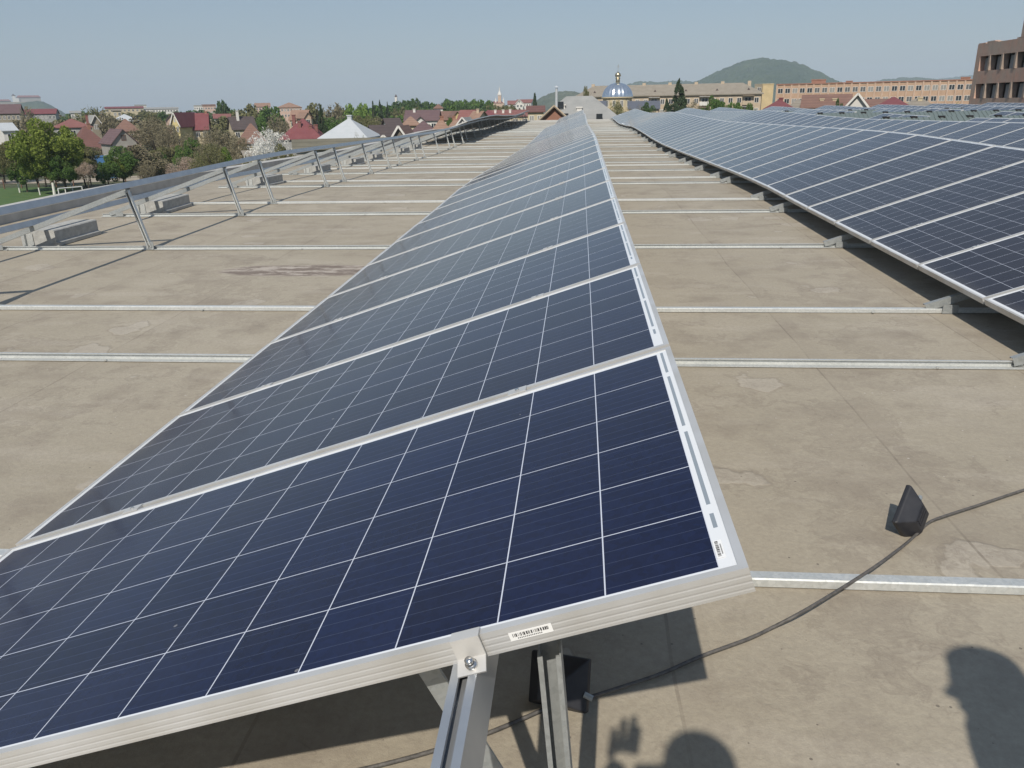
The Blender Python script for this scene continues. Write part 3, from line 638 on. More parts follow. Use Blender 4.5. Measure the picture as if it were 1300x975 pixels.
def house(name, label, pl, pr_, yr, ye, D, roof, wall, style='side', depth=8, rot=0, win=(3, 1), chim=(), fm='wframe', group=None, cat='house', over=.4, barge=None, cm='w_brick'):
    """pl..pr_: columns; yr: ridge row; ye: eave row; D: distance"""
    pc = (pl+pr_)/2; c = wp(pc, 136, D); a = az(pc); W = (pr_-pl)*ppm(pc, D)
    rr_ = R(rot); W = max(2.0, (W - depth*abs(math.sin(rr_)))/max(.4, abs(math.cos(rr_))))
    zr = zpx(pc, yr, D)-GZ; ze = zpx(pc, ye, D)-GZ
    h = empty(name, (c.x, c.y, GZ), -a + rr_)
    h.location = (c.x+math.sin(a)*depth/2, c.y+math.cos(a)*depth/2, GZ)
    tag(h, label, cat, group); x, y = W/2, depth/2
    b = MB(); fs = [(0, 4, 5, 1), (2, 6, 7, 3), (0, 3, 7, 4), (1, 5, 6, 2)]
    vs = [(-x, -y, 0), (x, -y, 0), (x, y, 0), (-x, y, 0), (-x, -y, ze), (x, -y, ze), (x, y, ze), (-x, y, ze)]
    b.add([vs[0], vs[1], vs[2], vs[3], vs[4], vs[5], vs[6], vs[7]], [(0, 1, 5, 4), (1, 2, 6, 5), (2, 3, 7, 6), (3, 0, 4, 7), (4, 5, 6, 7)])
    if style == 'side': b.add([(-x, -y, ze), (-x, y, ze), (-x, 0, zr-.08), (x, -y, ze), (x, y, ze), (x, 0, zr-.08)], [(0, 1, 2), (3, 5, 4)])
    if style == 'gable': b.add([(-x, -y, ze), (x, -y, ze), (0, -y, zr-.08), (-x, y, ze), (x, y, ze), (0, y, zr-.08)], [(0, 1, 2), (3, 5, 4)])
    b.build('wall', M[wall], h)
    b = MB(); o_ = over; th = .16
    def slab(pts):
        n = len(pts); dn = [(p[0], p[1], p[2]-th) for p in pts]
        b.add(list(pts)+dn, [tuple(range(n)), tuple(range(2*n-1, n-1, -1))]+[(i, i+n, (i+1) % n+n, (i+1) % n) for i in range(n)])
    if style == 'flat': b.box(-x-.1, x+.1, -y-.1, y+.1, ze-.05, ze+max(.25, zr-ze))
    elif style == 'side':
        s_ = (zr-ze)/y; e = ze-s_*o_
        slab([(-x-o_, -y-o_, e), (x+o_, -y-o_, e), (x+o_, 0, zr), (-x-o_, 0, zr)]); slab([(x+o_, y+o_, e), (-x-o_, y+o_, e), (-x-o_, 0, zr), (x+o_, 0, zr)])
    elif style == 'gable':
        s_ = (zr-ze)/x; e = ze-s_*o_
        slab([(-x-o_, -y-o_, e), (0, -y-o_, zr), (0, y+o_, zr), (-x-o_, y+o_, e)]); slab([(x+o_, -y-o_, e), (x+o_, y+o_, e), (0, y+o_, zr), (0, -y-o_, zr)])
    elif style == 'hip':
        rx = max(.15, x-min(x, y)*.95); e = ze-.1
        A_, B_, C_, D_ = (-x-o_, -y-o_, e), (x+o_, -y-o_, e), (x+o_, y+o_, e), (-x-o_, y+o_, e); E_, F_ = (-rx, 0, zr), (rx, 0, zr)
        b.add([A_, B_, C_, D_, E_, F_, (A_[0], A_[1], e-th), (B_[0], B_[1], e-th), (C_[0], C_[1], e-th), (D_[0], D_[1], e-th)],
              [(0, 1, 5, 4), (1, 2, 5), (2, 3, 4, 5), (3, 0, 4), (6, 7, 1, 0), (7, 8, 2, 1), (8, 9, 3, 2), (9, 6, 0, 3), (9, 8, 7, 6)])
    rf = b.build('roof', M[roof], h)
    if barge:
        b = MB()
        if style == 'gable':
            for s in (-1, 1): b.beam((0, -y-o_-.03, zr+.02), (s*(x+o_), -y-o_-.03, ze-(zr-ze)/x*o_+.02), rect(.06, .12 if barge == 'w_tan' else .24), side=(0, 0, 1))
        b.build('bargeboard', M[barge], rf)
    for (cx, cy, ch) in chim:
        zt = zr+ch; b = MB(); b.box(cx*x-.3, cx*x+.3, cy*y-.3, cy*y+.3, ze*.5+zr*.5-1.2, zt); b.box(cx*x-.38, cx*x+.38, cy*y-.38, cy*y+.38, zt-.15, zt); b.build('chimney', M[cm], rf)
    nx, nf = win
    for fl in range(nf):
        for i in range(nx):
            xx = -x + W*(i+.5)/nx; zz = ze - 1.5 - 2.9*fl
            if zz < 1: continue
            window(h, Matrix.Translation((xx, -y, zz)), min(1.3, W/nx*.6), 1.3, fm)
    if style == 'gable' and zr-ze > 2 and nx: window(h, Matrix.Translation((0, -y, ze+(zr-ze)*.3)), min(1.0, W*.2), 1.1, fm)
    return h

H = house
# ---- left town, near to far
H('hip_roof_house', 'house with a dark red hipped roof and pink wall behind the big green tree', 74, 132, 160, 190, 200, 't_red', 'w_pink', 'hip', 9, 12, (3, 1), ((.2, -.1, .5),))
H('red_roof_house', 'red roofed house with a square red chimney behind the hipped red roof', 62, 112, 151, 161, 245, 't_brred', 'w_grey', 'hip', 9, 0, (3, 1), ((.85, 0, .9),), cm='t_brred')
un = H('unfinished_house', 'unfinished grey block house with brown gable roof and a white brick balcony band', 119, 166, 164, 180, 185, 't_purp', 'w_block', 'gable', 9, 14, (2, 1), (), 'dframe')
b = MB(); 
for i in range(9): b.box(-4.2+i*.98, -3.5+i*.98, -5.6, -5.2, 2.9, 3.7)
b.box(-4.4, 4.6, -5.7, -4.6, 2.55, 2.75); b.box(-4.4, 4.6, -5.7, -5.4, 3.75, 3.85); b.build('balcony', M['w_white'], un)
H('small_house', 'small house with an orange brown roof behind the unfinished grey house', 140, 172, 151, 166, 235, 't_brown', 'w_pink', 'hip', 8, 0, (2, 1))
H('white_roof_shed', 'shed with a bright whitish sheet roof above the orange brown roof', 139, 173, 145, 153, 290, 't_zinc', 'w_cream', 'hip', 9, 0, (0, 0))
H('yellow_gable_house', 'yellow gabled house with patterned front and dark red roof', 219, 246, 142.5, 156, 225, 't_crim', 'w_yel', 'gable', 12, -24, (2, 2), (), barge='w_white')
H('crimson_roof_wing', 'dark crimson roofed wing right of the yellow gable', 234, 264, 143.5, 163, 232, 't_crim', 'w_cream', 'side', 9, -5, (3, 1), ((.9, 0, .4),))
H('pink_gable_cottage', 'small brownish pink gabled cottage left of the yellow gable', 208, 224, 144, 152, 290, 't_purp', 'w_pink', 'gable', 8, 0, (1, 1))
H('flat_red_roof', 'low bright red roof between the trees right of the yellow house', 270, 291, 144.5, 149.5, 330, 't_brred', 'w_white', 'side', 9, 0, (2, 1))
H('dark_roof_house', 'dark brown roofed house with a white rendered chimney', 286, 322, 148, 163, 215, 't_dark', 'w_cream', 'side', 9, 8, (3, 1), ((-.35, -.3, 1.4),), cm='w_white')
H('tan_hip_house', 'house with a faded pinkish brown hipped roof left of the white blossom tree', 297, 334, 157, 181, 165, 't_brown', 'w_cream', 'hip', 8, 0, (2, 1))
H('crimson_roof_house', 'large crimson metal roofed house with four red chimneys and grey walls', 352, 414, 151, 175.5, 168, 't_crim', 'w_grey', 'hip', 9, -10, (0, 0), ((-.45, -.05, .8), (-.1, -.45, -.4), (.45, -.5, -1.2), (.72, -.4, -1.1)), cm='t_brred')
H('orange_gable_house', 'house with orange brown roof and cream gable behind the crimson roof', 366, 396, 139.5, 151, 270, 't_orange', 'w_cream', 'side', 9, -15, (3, 1))
H('cream_gable_house', 'cream fronted little gable next to the orange brown roof', 377, 392, 142.5, 148, 262, 't_orange', 'w_peach', 'gable', 9, 15, (1, 1))
H('school_block', 'big orange roofed block on the skyline left of the bright green trees', 352, 383, 130, 136, 480, 't_orange', 'w_pink', 'hip', 14, 0, (8, 2))
H('school_wing', 'smaller orange roofed wing on the skyline left of the big orange block', 324, 343, 130.5, 135, 520, 't_orange', 'w_pink', 'side', 12, 0, (5, 1))
H('zinc_roof_house', 'house with a bright pale zinc hipped roof coming to a point', 407, 477, 151, 174, 118, 't_zinc', 'w_white', 'hip', 8, -14, (0, 0), ((.02, .05, .5),), cm='t_zinc', over=.7)
H('low_outbuilding', 'long low outbuilding with a mossy grey felt roof in front of the zinc roof', 366, 528, 176.5, 186, 96, 't_moss', 'w_block', 'side', 7, 4, (0, 0))
H('wooden_gable_barn', 'weathered wooden gabled barn with white bargeboards', 489, 533, 160, 184, 106, 't_brown', 'w_wood', 'gable', 9, -8, (0, 0), barge='w_white')
H('small_wooden_gable', 'small wooden gable joined to the left of the barn', 470, 498, 172, 186, 103, 't_dark', 'w_wood', 'gable', 6, 0, (0, 0), barge='w_white')
H('dark_brown_house', 'house with a plain dark brown roof behind the wooden barn', 464, 506, 159, 172, 125, 't_dark', 'w_grey', 'side', 8, 8, (2, 1))
H('white_wall_shed', 'shed with a whitish wall and dark box on top behind the dark brown roof', 484, 508, 150, 160, 150, 't_dark', 'w_white', 'side', 6, 10, (1, 1))
H('maroon_hall', 'wide maroon roofed house with white dormer ends in the middle of town', 513, 560, 139.5, 152, 215, 't_purp', 'w_white', 'side', 10, -6, (4, 1), ((-.5, -.2, .3),), cm='w_white')
H('dormer_house', 'small white gable in front of the maroon roof', 529, 537, 147.5, 152, 205, 't_purp', 'w_white', 'gable', 5, 0, (0, 0))
H('ochre_roof_cottage', 'ochre tiled cottage below the maroon roof', 510, 531, 148, 158, 165, 't_orange', 'w_cream', 'hip', 7, 0, (1, 1))
H('plum_roof_house', 'plum grey roofed house among shrubs right of the barn', 521, 552, 154, 168, 138, 't_purp', 'w_grey', 'hip', 8, 0, (0, 0))
H('terracotta_pyramid_house', 'terracotta pyramid roofed house touching the left panel row', 546, 572, 151.5, 169, 135, 't_orange', 'w_cream', 'hip', 6.5, 0, (1, 1), ((.1, 0, .5),))
H('terracotta_small_house', 'smaller terracotta pyramid roof next to the bigger one', 569, 586, 151, 162, 150, 't_orange', 'w_cream', 'hip', 6, 0, (1, 1), ((-.2, 0, .5),))
H('long_brown_roof', 'long brown roof above the terracotta pyramids', 552, 592, 141, 151, 225, 't_brown', 'w_cream', 'side', 9, 0, (4, 1))
H('yellow_dormer_house', 'small yellow gabled house on the long brown roof line', 572, 582, 141, 147, 215, 't_brown', 'w_yel', 'gable', 7, 10, (1, 1))
H('rosy_roof_house', 'rosy red roofed house right of the long brown roof', 580, 608, 139.5, 154, 210, 't_brred', 'w_white', 'side', 9, -14, (3, 1), barge=None)
H('pale_gable_house', 'pale grey gable in front of the rosy roof', 582, 601, 149, 158, 150, 't_grey', 'w_white', 'gable', 8, -10, (1, 1), barge='w_white')
H('orange_terrace', 'orange tiled terrace roof beside the raised end of the left panels', 597, 618, 141, 152, 190, 't_orange', 'w_cream', 'side', 9, -20, (2, 1), ((.2, -.2, .5),), cm='w_tan')
H('deep_crimson_house', 'deep crimson hipped roof left of the long red roof', 610, 630, 139.5, 148, 205, 't_crim', 'w_cream', 'hip', 9, 0, (2, 1))
H('long_red_roof', 'long flat looking red tiled roof above the far left panels', 622, 673, 139.5, 147, 230, 't_brred', 'w_cream', 'side', 12, 0, (4, 1), ((-.75, -.5, .1), (-.35, -.5, .1), (.0, -.5, .2)), cm='w_white')
H('lookout_house', 'white square house with brown hipped roof between two woods', 551, 562, 132, 137, 330, 't_brown', 'w_white', 'hip', 5, 0, (1, 1))
H('villa', 'white villa with red roof and gabled front on the skyline', 655, 678, 126, 130, 480, 't_brred', 'w_white', 'side', 12, -8, (6, 2))
H('villa_gable', 'white gabled wing with two windows joined to the villa', 655, 664, 126, 131, 470, 't_brred', 'w_white', 'gable', 8, 0, (2, 2), barge='w_white')
H('villa_annex', 'low red roofed annex left of the villa', 645, 656, 127.5, 132, 500, 't_brred', 'w_white', 'side', 9, 0, (2, 1))
H('red_roof_barn', 'dull red roof between the villa and the grey slate house', 670, 690, 134, 141, 170, 't_red', 'w_cream', 'side', 9, 0, (2, 1))
H('far_office_block', 'pale flat block on the far skyline left of the bushy dark tree', 246, 257, 133.5, 135, 700, 't_grey', 'w_white', 'flat', 14, 0, (4, 2))
H('far_pink_block', 'pinkish brown block on the far skyline touching the bushy dark tree', 256, 274, 132.5, 135, 700, 't_brown', 'w_pink', 'flat', 14, 0, (5, 2))
H('far_long_shed', 'long low shed with a plum roof on the far left skyline', 133, 182, 135, 137.2, 620, 't_crim', 'w_cream', 'side', 20, 0, (9, 1))
H('far_white_block', 'white block behind the end of the long plum roof', 171, 186, 132.8, 134.5, 800, 't_grey', 'w_white', 'flat', 15, 0, (4, 1))
H('far_pale_terrace', 'far pale terrace with many light walls right of the plum roof', 182, 226, 136, 138, 640, 't_grey', 'w_white', 'side', 12, 0, (12, 1))
H('cream_cottage', 'cream cottage wall under the plum roofed shed', 142, 153, 138.5, 140, 380, 't_tan', 'w_cream', 'side', 8, 0, (2, 1))
H('mauve_roof_hall', 'big mauve roofed hall at the left edge with rows of windows', -30, 30, 132, 143.5, 330, 't_purp', 'w_olive', 'side', 14, -6, (9, 2), cat='building')
H('mauve_roof_wing', 'long mauve and red roof right of the big mauve hall', 28, 74, 138, 144, 380, 't_crim', 'w_grey', 'side', 14, -6, (8, 1), cat='building')
H('white_sheet_shed', 'shed with white curled roof sheets at the left edge', -14, 15, 156, 165, 220, 't_zinc', 'w_white', 'side', 8, 12, (1, 1))
H('pale_roofs_cottage', 'tiny pale cottage on the skyline below the castle hill', 88, 101, 140.5, 143, 420, 't_grey', 'w_white', 'side', 8, 0, (3, 1))
H('green_gable_cottage', 'green grey gabled cottage among bare trees', 107, 122, 146, 154, 260, 't_grey', 'w_olive', 'gable', 8, 10, (1, 1), barge='w_white')
H('garden_shed', 'low cream garden shed roof below the white blossom tree', 301, 325, 191.5, 196, 128, 't_tan', 'w_cream', 'side', 4, 5, (0, 0))
# white garden wall and blue fence
b = MB(); a_, c_ = gp(84, 214), gp(112, 209); tag(H('garden_wall', 'white garden wall in front of the pink house', 84, 112, 200, 201.5, 178, 't_zinc', 'w_white', 'flat', .3, 0, (0, 0), cat='wall'))
H('blue_fence', 'bright blue sheet metal fence right of the white garden wall', 108, 132, 198, 199.5, 172, 'blue', 'blue', 'flat', .2, -4, (0, 0), cat='fence', over=.05)

# ---- building at the end of the hall: brick gable and slate roofs
M['brickm'] = mat('red_brick', (.34, .18, .125), .9, noise=(6, (.26, .13, .09), .8, 6))
bk = H('brick_gable_house', 'red brick gabled house end just beyond the roof edge', 684, 723, 134, 152, 84, 't_tan', 'w_brick', 'gable', 10, 0, (0, 0), barge='w_tan')
sm = H('slate_roof_house', 'big grey slate roofed house with white chimneys behind the middle row', 684, 787, 121.5, 152, 98, 't_slate', 'w_grey', 'hip', 6.6, 0, (0, 0), ((.0, -.6, -1.2), (-.42, -.5, -.9)), cm='w_white')
for dx, dz in ((-1.6, -2.2), (2.3, -2.3), (-2.2, -.9)):
    z = zpx(740, 122, 98)-GZ+dz; b = MB(); y_ = -4.5*(-dz/ (zpx(740,122,98)-zpx(740,153,98)))-.15
    b.box(dx-.35, dx+.35, y_-.5, y_+.3, z-.35, z+.35); b.build('roof_window', M['pane'], sm)
fl = empty('metal_flue', wp(706.5, 136, 92).xy.to_3d()+Vector((0, 0, GZ))); tag(fl, 'tall thin white flue pipe beside the slate roofs', 'flue'); zt = zpx(706.5, 112, 92)-GZ
b = MB(); b.tube([(0, 0, 0), (0, 0, zt)], .14, 10); b.build('pipe', M['t_zinc'], fl); b = MB(); b.tube([(0, 0, zt+.1), (0, 0, zt+.25)], [.28, .02], 10); b.build('cowl', M['t_zinc'], fl)

# ---- apartment blocks
def facade_block(name, label, pl, pr_, ye, D, wall, storeys, bays, depth=12, roofm=None, yr=None, fh=3.0, ww=1.5, wh=1.5, balcony=(), pil=None, fm='wframe', rot=0):
    pc = (pl+pr_)/2; a = az(pc); c = wp(pc, 136, D); W = (pr_-pl)*ppm(pc, D); ze = zpx(pc, ye, D)-GZ
    h = empty(name, (c.x+math.sin(a)*depth/2, c.y+math.cos(a)*depth/2, GZ), -a+R(rot)); tag(h, label, 'apartment block'); x, y = W/2, depth/2
    b = MB(); b.box(-x, x, -y, y, 0, ze); b.build('wall', M[wall], h)
    b = MB()
    if yr is None:
        b.box(-x-.25, x+.25, -y-.25, y+.25, ze, ze+.35)
    else:
        zr = zpx(pc, yr, D)-GZ; o_ = .6; hx = min(y, 5)
        b.add([(-x-o_, -y-o_, ze), (x+o_, -y-o_, ze), (x+o_, y+o_, ze), (-x-o_, y+o_, ze), (-x+hx, 0, zr), (x-hx, 0, zr)]+[(q[0], q[1], ze-.3) for q in ((-x-o_, -y-o_), (x+o_, -y-o_), (x+o_, y+o_), (-x-o_, y+o_))],
              [(0, 1, 5, 4), (1, 2, 5), (2, 3, 4, 5), (3, 0, 4), (6, 7, 1, 0), (7, 8, 2, 1), (8, 9, 3, 2), (9, 6, 0, 3), (9, 8, 7, 6)])
    rf = b.build('roof', M[roofm or wall], h)
    if yr is not None:
        for i in range(7):
            cx = -x+W*(i+.6)/7; b = MB(); b.box(cx-.5, cx+.5, -.4, .4, zr-1.2, zr+.5); b.build('chimney', M['w_tan'], rf)
        for i in range(6):
            cx = -x+W*(i+.5)/6+1; zz = ze+(zr-ze)*.35; yy = -y*.65; b = MB()
            b.add([(cx-.6, yy-.7, zz-.4), (cx+.6, yy-.7, zz-.4), (cx, yy-.7, zz+.5), (cx-.6, yy+1, zz-.0), (cx+.6, yy+1, zz-.0), (cx, yy+1.6, zz+.5)], [(0, 1, 2), (0, 2, 5, 3), (1, 4, 5, 2)]); b.build('dormer', M['t_dark'], rf)
    if pil:
        b = MB()
        for i in range(bays+1): xx = -x+W*i/bays; b.box(xx-.22, xx+.22, -y-.28, -y+.01, 0, ze-.02)
        b.build('pilasters', M[pil], h)
    for f in range(storeys):
        zz = ze-1.9-fh*f
        for i in range(bays):
            xx = -x+W*(i+.5)/bays
            if (i, f) in balcony or (i in balcony):
                b = MB(); b.box(xx-1.6, xx+1.6, -y-1.2, -y-.02, zz-1.35, zz-1.2); b.box(xx-1.6, xx+1.6, -y-1.2, -y-1.1, zz-1.2, zz-.25); b.box(xx-1.6, xx-1.5, -y-1.1, -y-.02, zz-1.2, zz-.25); b.box(xx+1.5, xx+1.6, -y-1.1, -y-.02, zz-1.2, zz-.25)
                b.box(xx-1.7, xx+1.7, -y-1.3, -y-.02, zz+1.15, zz+1.25); b.build('balcony', M['w_white'] if (i+f) % 2 else M['w_tan'], h)
                window(h, Matrix.Translation((xx, -y, zz-.2)), 1.9, 2.1, fm)
            else: window(h, Matrix.Translation((xx, -y, zz)), ww, wh, fm)
    return h
facade_block('apartment_block', 'long cream apartment block with a grey pitched roof behind the dome', 729, 963, 120.5, 262, 'w_tan', 3, 22, 12, 't_tan', 106.5, balcony=(9, 12, 15, 20), ww=1.3)
facade_block('orange_apartment_block', 'long flat roofed orange apartment block with pale pilasters', 979, 1236, 105, 300, 'w_orange', 3, 26, 12, 'w_brick', None, pil='w_peach', ww=1.65, wh=1.6, fh=3.3)
H('yellow_stair_tower', 'plain yellow end wall joining the orange block', 966, 980, 106.2, 107.2, 297, 'w_yel2', 'w_yel2', 'flat', 11, 0, (0, 0), cat='building')
H('brown_side_block', 'narrow brown wing with two columns of windows left of the yellow end wall', 956, 968, 106.5, 107.5, 305, 'w_olive', 'w_olive', 'flat', 12, 0, (1, 4), cat='building')
for n_, (pa, pb, yt, yb) in enumerate(((1027, 1045, 101, 106), (1072, 1077, 102.8, 105.5), (1214, 1226, 98, 104))):
    H('roof_hut', ['brick lift hut on the left part of the orange block roof', 'tiny brick vent box on the middle of the orange block roof', 'stepped brick hut at the right end of the orange block roof'][n_], pa, pb, yt, yt+.8, 303, 'w_brick', 'w_brick', 'flat', 4, 0, (0, 0), cat='roof hut')
# ---- small houses in front of the orange block
H('red_hip_house', 'crimson hipped roof in front of the yellow end wall', 972, 1006, 126.5, 137, 130, 't_crim', 'w_cream', 'hip', 9, 0, (0, 0), ((.1, 0, .3),), cm='t_crim')
H('grey_tan_roof', 'weathered tan pyramid roof right of the crimson hip', 1000, 1026, 125.5, 137, 140, 't_tan', 'w_cream', 'hip', 9, 0, (0, 0))
H('long_brown_tiled_house', 'long brown tiled roof with two cream chimneys in front of the orange block', 1019, 1078, 119.5, 134.5, 135, 't_brown', 'w_cream', 'side', 9, 0, (0, 0), ((-.2, -.5, -.6), (.35, -.5, -.6)), cm='w_cream')
H('white_gable_house', 'white gable with broad white bargeboards among the small roofs', 1073, 1102, 118.8, 136, 118, 't_brown', 'w_white', 'gable', 9, 0, (0, 0), barge='w_white')
H('rosy_low_roof', 'low rose coloured roof right of the white gable', 1096, 1128, 125.5, 134, 150, 't_brown', 'w_cream', 'side', 8, 0, (0, 0))
H('crimson_low_house', 'crimson hipped roof between the white gable and the brick building', 1114, 1152, 122.8, 134, 128, 't_crim', 'w_cream', 'hip', 9, 0, (0, 0))
H('tan_low_house', 'tan hipped roof with a pale chimney left of the brick building', 1146, 1184, 123.5, 134, 132, 't_tan', 'w_cream', 'hip', 9, 0, (0, 0), ((.1, -.4, .0),), cm='w_cream')
H('blue_roof_house', 'dark blue sheet roof beside the drum of the dome', 799, 836, 128, 137, 190, 't_blue', 'w_tan', 'side', 8, 0, (0, 0))
H('blue_roof_wing', 'dark blue roof left of the dome', 752, 768, 128, 137, 200, 't_blue', 'w_tan', 'side', 8, 0, (0, 0))

# ---- domed church
def lathe(b, prof, n=32, mi=0, c=(0, 0)):
    o_ = len(b.v)
    for r_, z in prof:
        for i in range(n): t = 2*math.pi*i/n; b.v.append((c[0]+r_*math.cos(t), c[1]+r_*math.sin(t), z))
    for j in range(len(prof)-1):
        for i in range(n): k = (i+1) % n; b.f.append((o_+j*n+i, o_+j*n+k, o_+(j+1)*n+k, o_+(j+1)*n+i)); b.mi.append(mi)
M['dome'] = mat('dome_metal', (.50, .56, .64), .25, .85, noise=(1.2, (.62, .66, .7), .7, 2)); M['gold'] = mat('gold_leaf', (.55, .47, .33), .3, .9)
D = 225; c = wp(783.5, 136, D); ch = empty('domed_church', (c.x, c.y, GZ)); tag(ch, 'church with a shining blue metal dome and gold lantern', 'church'); rd = 18.3*D/F_PX
z0 = zpx(783.5, 124.5, D)-GZ; z1 = zpx(783.5, 105, D)-GZ; b = MB(); N = 24
# ribbed dome
hgt = z1-z0; nn = 48
o_ = 0
for j in range(15):
    t = j/14*math.pi/2; r_ = rd*math.cos(t)**.92 if j < 14 else .5; z = z0+hgt*math.sin(t)
    for i in range(nn): a = 2*math.pi*i/nn; q = r_*(1.0 if i % 2 else .965); b.v.append((q*math.cos(a), q*math.sin(a), z))
for j in range(14):
    for i in range(nn): k = (i+1) % nn; b.f.append((j*nn+i, j*nn+k, (j+1)*nn+k, (j+1)*nn+i)); b.mi.append(0)
b.build('dome', M['dome'], ch)
b = MB(); lathe(b, [(rd*.93, 0), (rd*.93, z0), (rd*1.04, z0), (rd*1.04, z0+.25), (rd*.5, z0+.3)], 24); dr = b.build('drum', M['w_cream'], ch)
for i in range(12):
    a = 2*math.pi*(i+.5)/12; window(ch, Matrix.Rotation(a, 4, 'Z') @ Matrix.Translation((0, -rd*.93, z0-1.4)), .8, 1.6)
b = MB(); lathe(b, [(.55, z1-.1), (.5, z1+.9), (.75, z1+1.0), (.55, z1+1.15), (.45, z1+1.2), (.8, z1+1.7), (.7, z1+2.2), (.2, z1+2.6), (.04, z1+2.8)], 16); la = b.build('lantern', M['gold'], ch, True)
b = MB(); b.tube([(0, 0, z1+2.7), (0, 0, z1+4.5)], .035, 6); b.box(-.35, .35, -.03, .03, z1+3.8, z1+3.87); b.box(-.22, .22, -.03, .03, z1+4.1, z1+4.16); b.build('cross', M['gold'], la)
b = MB(); b.box(-rd*1.25, rd*1.25, -rd*1.25, rd*1.25, 0, z0-3.2); b.build('nave', M['w_cream'], ch)

# ---- pink spired church far off
D = 850; c = wp(634.5, 136, D); sp = empty('spired_church', (c.x, c.y, GZ)); tag(sp, 'pink church tower with a tall white spire on the skyline', 'church'); u = D/F_PX
zz = lambda y: zpx(634.5, y, D)-GZ
b = MB(); b.box(-1.9*u, 1.9*u, -1.9*u, 1.9*u, 0, zz(121)); b.build('tower', M['w_peach'], sp)
b = MB(); b.box(-2.3*u, 2.3*u, -2.3*u, 2.3*u, zz(121), zz(119.5)); lathe(b, [(2.2*u, zz(119.5)), (1.4*u, zz(117)), (.9*u, zz(116)), (.45*u, zz(112)), (.1*u, zz(109.5))], 10); b.build('spire', M['w_white'], sp)
for s in (-1, 1):
    b = MB(); b.box(s*4.6*u-.9*u, s*4.6*u+.9*u, -u, u, 0, zz(127)); lathe(b, [(.9*u, zz(127)), (.05*u, zz(123.5))], 8, c=(s*4.6*u, 0)); b.build('side_turret', M['w_white'], sp)
b = MB(); b.box(-11*u, 5*u, -4*u, 12*u, 0, zz(131)); b.build('nave', M['w_peach'], sp)
b = MB(); b.add([(-11*u, -4.4*u, zz(131)), (5*u, -4.4*u, zz(131)), (5*u, 12*u, zz(131)), (-11*u, 12*u, zz(131)), (-8*u, 4*u, zz(128.5)), (2*u, 4*u, zz(128.5))], [(0, 1, 5, 4), (1, 2, 5), (2, 3, 4, 5), (3, 0, 4)]); b.build('nave_roof', M['t_brred'], sp)
# small white tower on the wood left
D = 900; c = wp(503.5, 136, D); tw = empty('small_bell_tower', (c.x, c.y, GZ)); tag(tw, 'small white tower with a dark pointed cap above the wooded rise', 'tower'); u = D/F_PX
zz = lambda y: zpx(503.5, y, D)-GZ
b = MB(); b.box(-1.3*u, 1.3*u, -1.3*u, 1.3*u, 0, zz(123)); b.build('shaft', M['w_white'], tw); b = MB(); lathe(b, [(1.7*u, zz(123)), (1.1*u, zz(121.5)), (.1*u, zz(119.5))], 12); b.build('cap', M['t_dark'], tw)

# ---- castle
D = 3012; c = wp(36, 136, D); ca = empty('hill_castle', (c.x, c.y, GZ), -az(36)); tag(ca, 'castle with red roofs and a white tower on the far left hill', 'castle'); u = D/F_PX
zz = lambda y: zpx(36, y, D)-GZ; X_ = lambda px: (px-36)*u*.98
for (pa, pb, yt, yb, rfh) in ((27, 49, 123.6, 131, 2.6), (4, 21, 128, 134, 2.2), (-8, 5, 129, 136, 1.5)):
    b = MB(); b.box(X_(pa), X_(pb), 0, 30, zz(yb), zz(yt)); b.build('wall', M['w_olive' if pa != 27 else 'w_block'], ca)
    b = MB(); b.add([(X_(pa)-2, -2, zz(yt)), (X_(pb)+2, -2, zz(yt)), (X_(pb)+2, 32, zz(yt)), (X_(pa)-2, 32, zz(yt)), (X_(pa)+5, 15, zz(yt-rfh)), (X_(pb)-5, 15, zz(yt-rfh))], [(0, 1, 5, 4), (1, 2, 5), (2, 3, 4, 5), (3, 0, 4)]); b.build('roof', M['t_brred'], ca)
b = MB(); b.box(X_(23), X_(26), -4, 12, zz(132), zz(121.8)); b.box(X_(26), X_(29), -4, 12, zz(132), zz(124.5)); b.build('tower', M['w_white'], ca)
b = MB(); lathe(b, [(2.4*u, zz(121.8)), (1.3*u, zz(120.5)), (.2*u, zz(119))], 12, c=(X_(24.5), 4)); b.build('tower_cap', M['t_dark'], ca)
b = MB(); b.box(X_(20), X_(51), -6, 34, zz(133), zz(129.2)); b.box(X_(-10), X_(22), -6, 34, zz(136), zz(132.6)); b.build('rampart', M['w_olive'], ca)

# ---- derelict brick building at the right edge
def dirty(name, c, c2, c3):
    m = mat(name, c, .9); g = NG(m); b = g.n['Principled BSDF']; tc = g.n.new('ShaderNodeTexCoord')
    a = g.noise(tc.outputs['Object'], .35, 6, .65); d = g.noise(tc.outputs['Object'], 1.7, 8, .7)
    mp = g.n.new('ShaderNodeMapping'); mp.inputs['Scale'].default_value = (1.5, 1.5, .25); g.l.new(tc.outputs['Object'], mp.inputs[0]); e = g.noise(mp.outputs[0], 1.2, 6, .6)
    col = g.mix(g.ramp(a, .4, .6), c, c2); col = g.mix(g.M('MULTIPLY', g.ramp(e, .45, .7), .6), col, c3); col = g.mix(g.M('MULTIPLY', g.ramp(d, .5, .75), .35), col, tuple(q*.5 for q in c)); g.l.new(col, b.inputs['Base Color'])
    bp = g.n.new('ShaderNodeBump'); bp.inputs['Strength'].default_value = .5; bp.inputs['Distance'].default_value = .05; g.l.new(d, bp.inputs['Height']); g.l.new(bp.outputs[0], b.inputs['Normal']); return m
M['derelict'] = dirty('stained_brown_render', (.60, .36, .27), (.52, .40, .32), (.38, .33, .28)); M['pier'] = mat('worn_pier', (.42, .34, .28), .9, noise=(2, (.22, .17, .14), .8, 6))
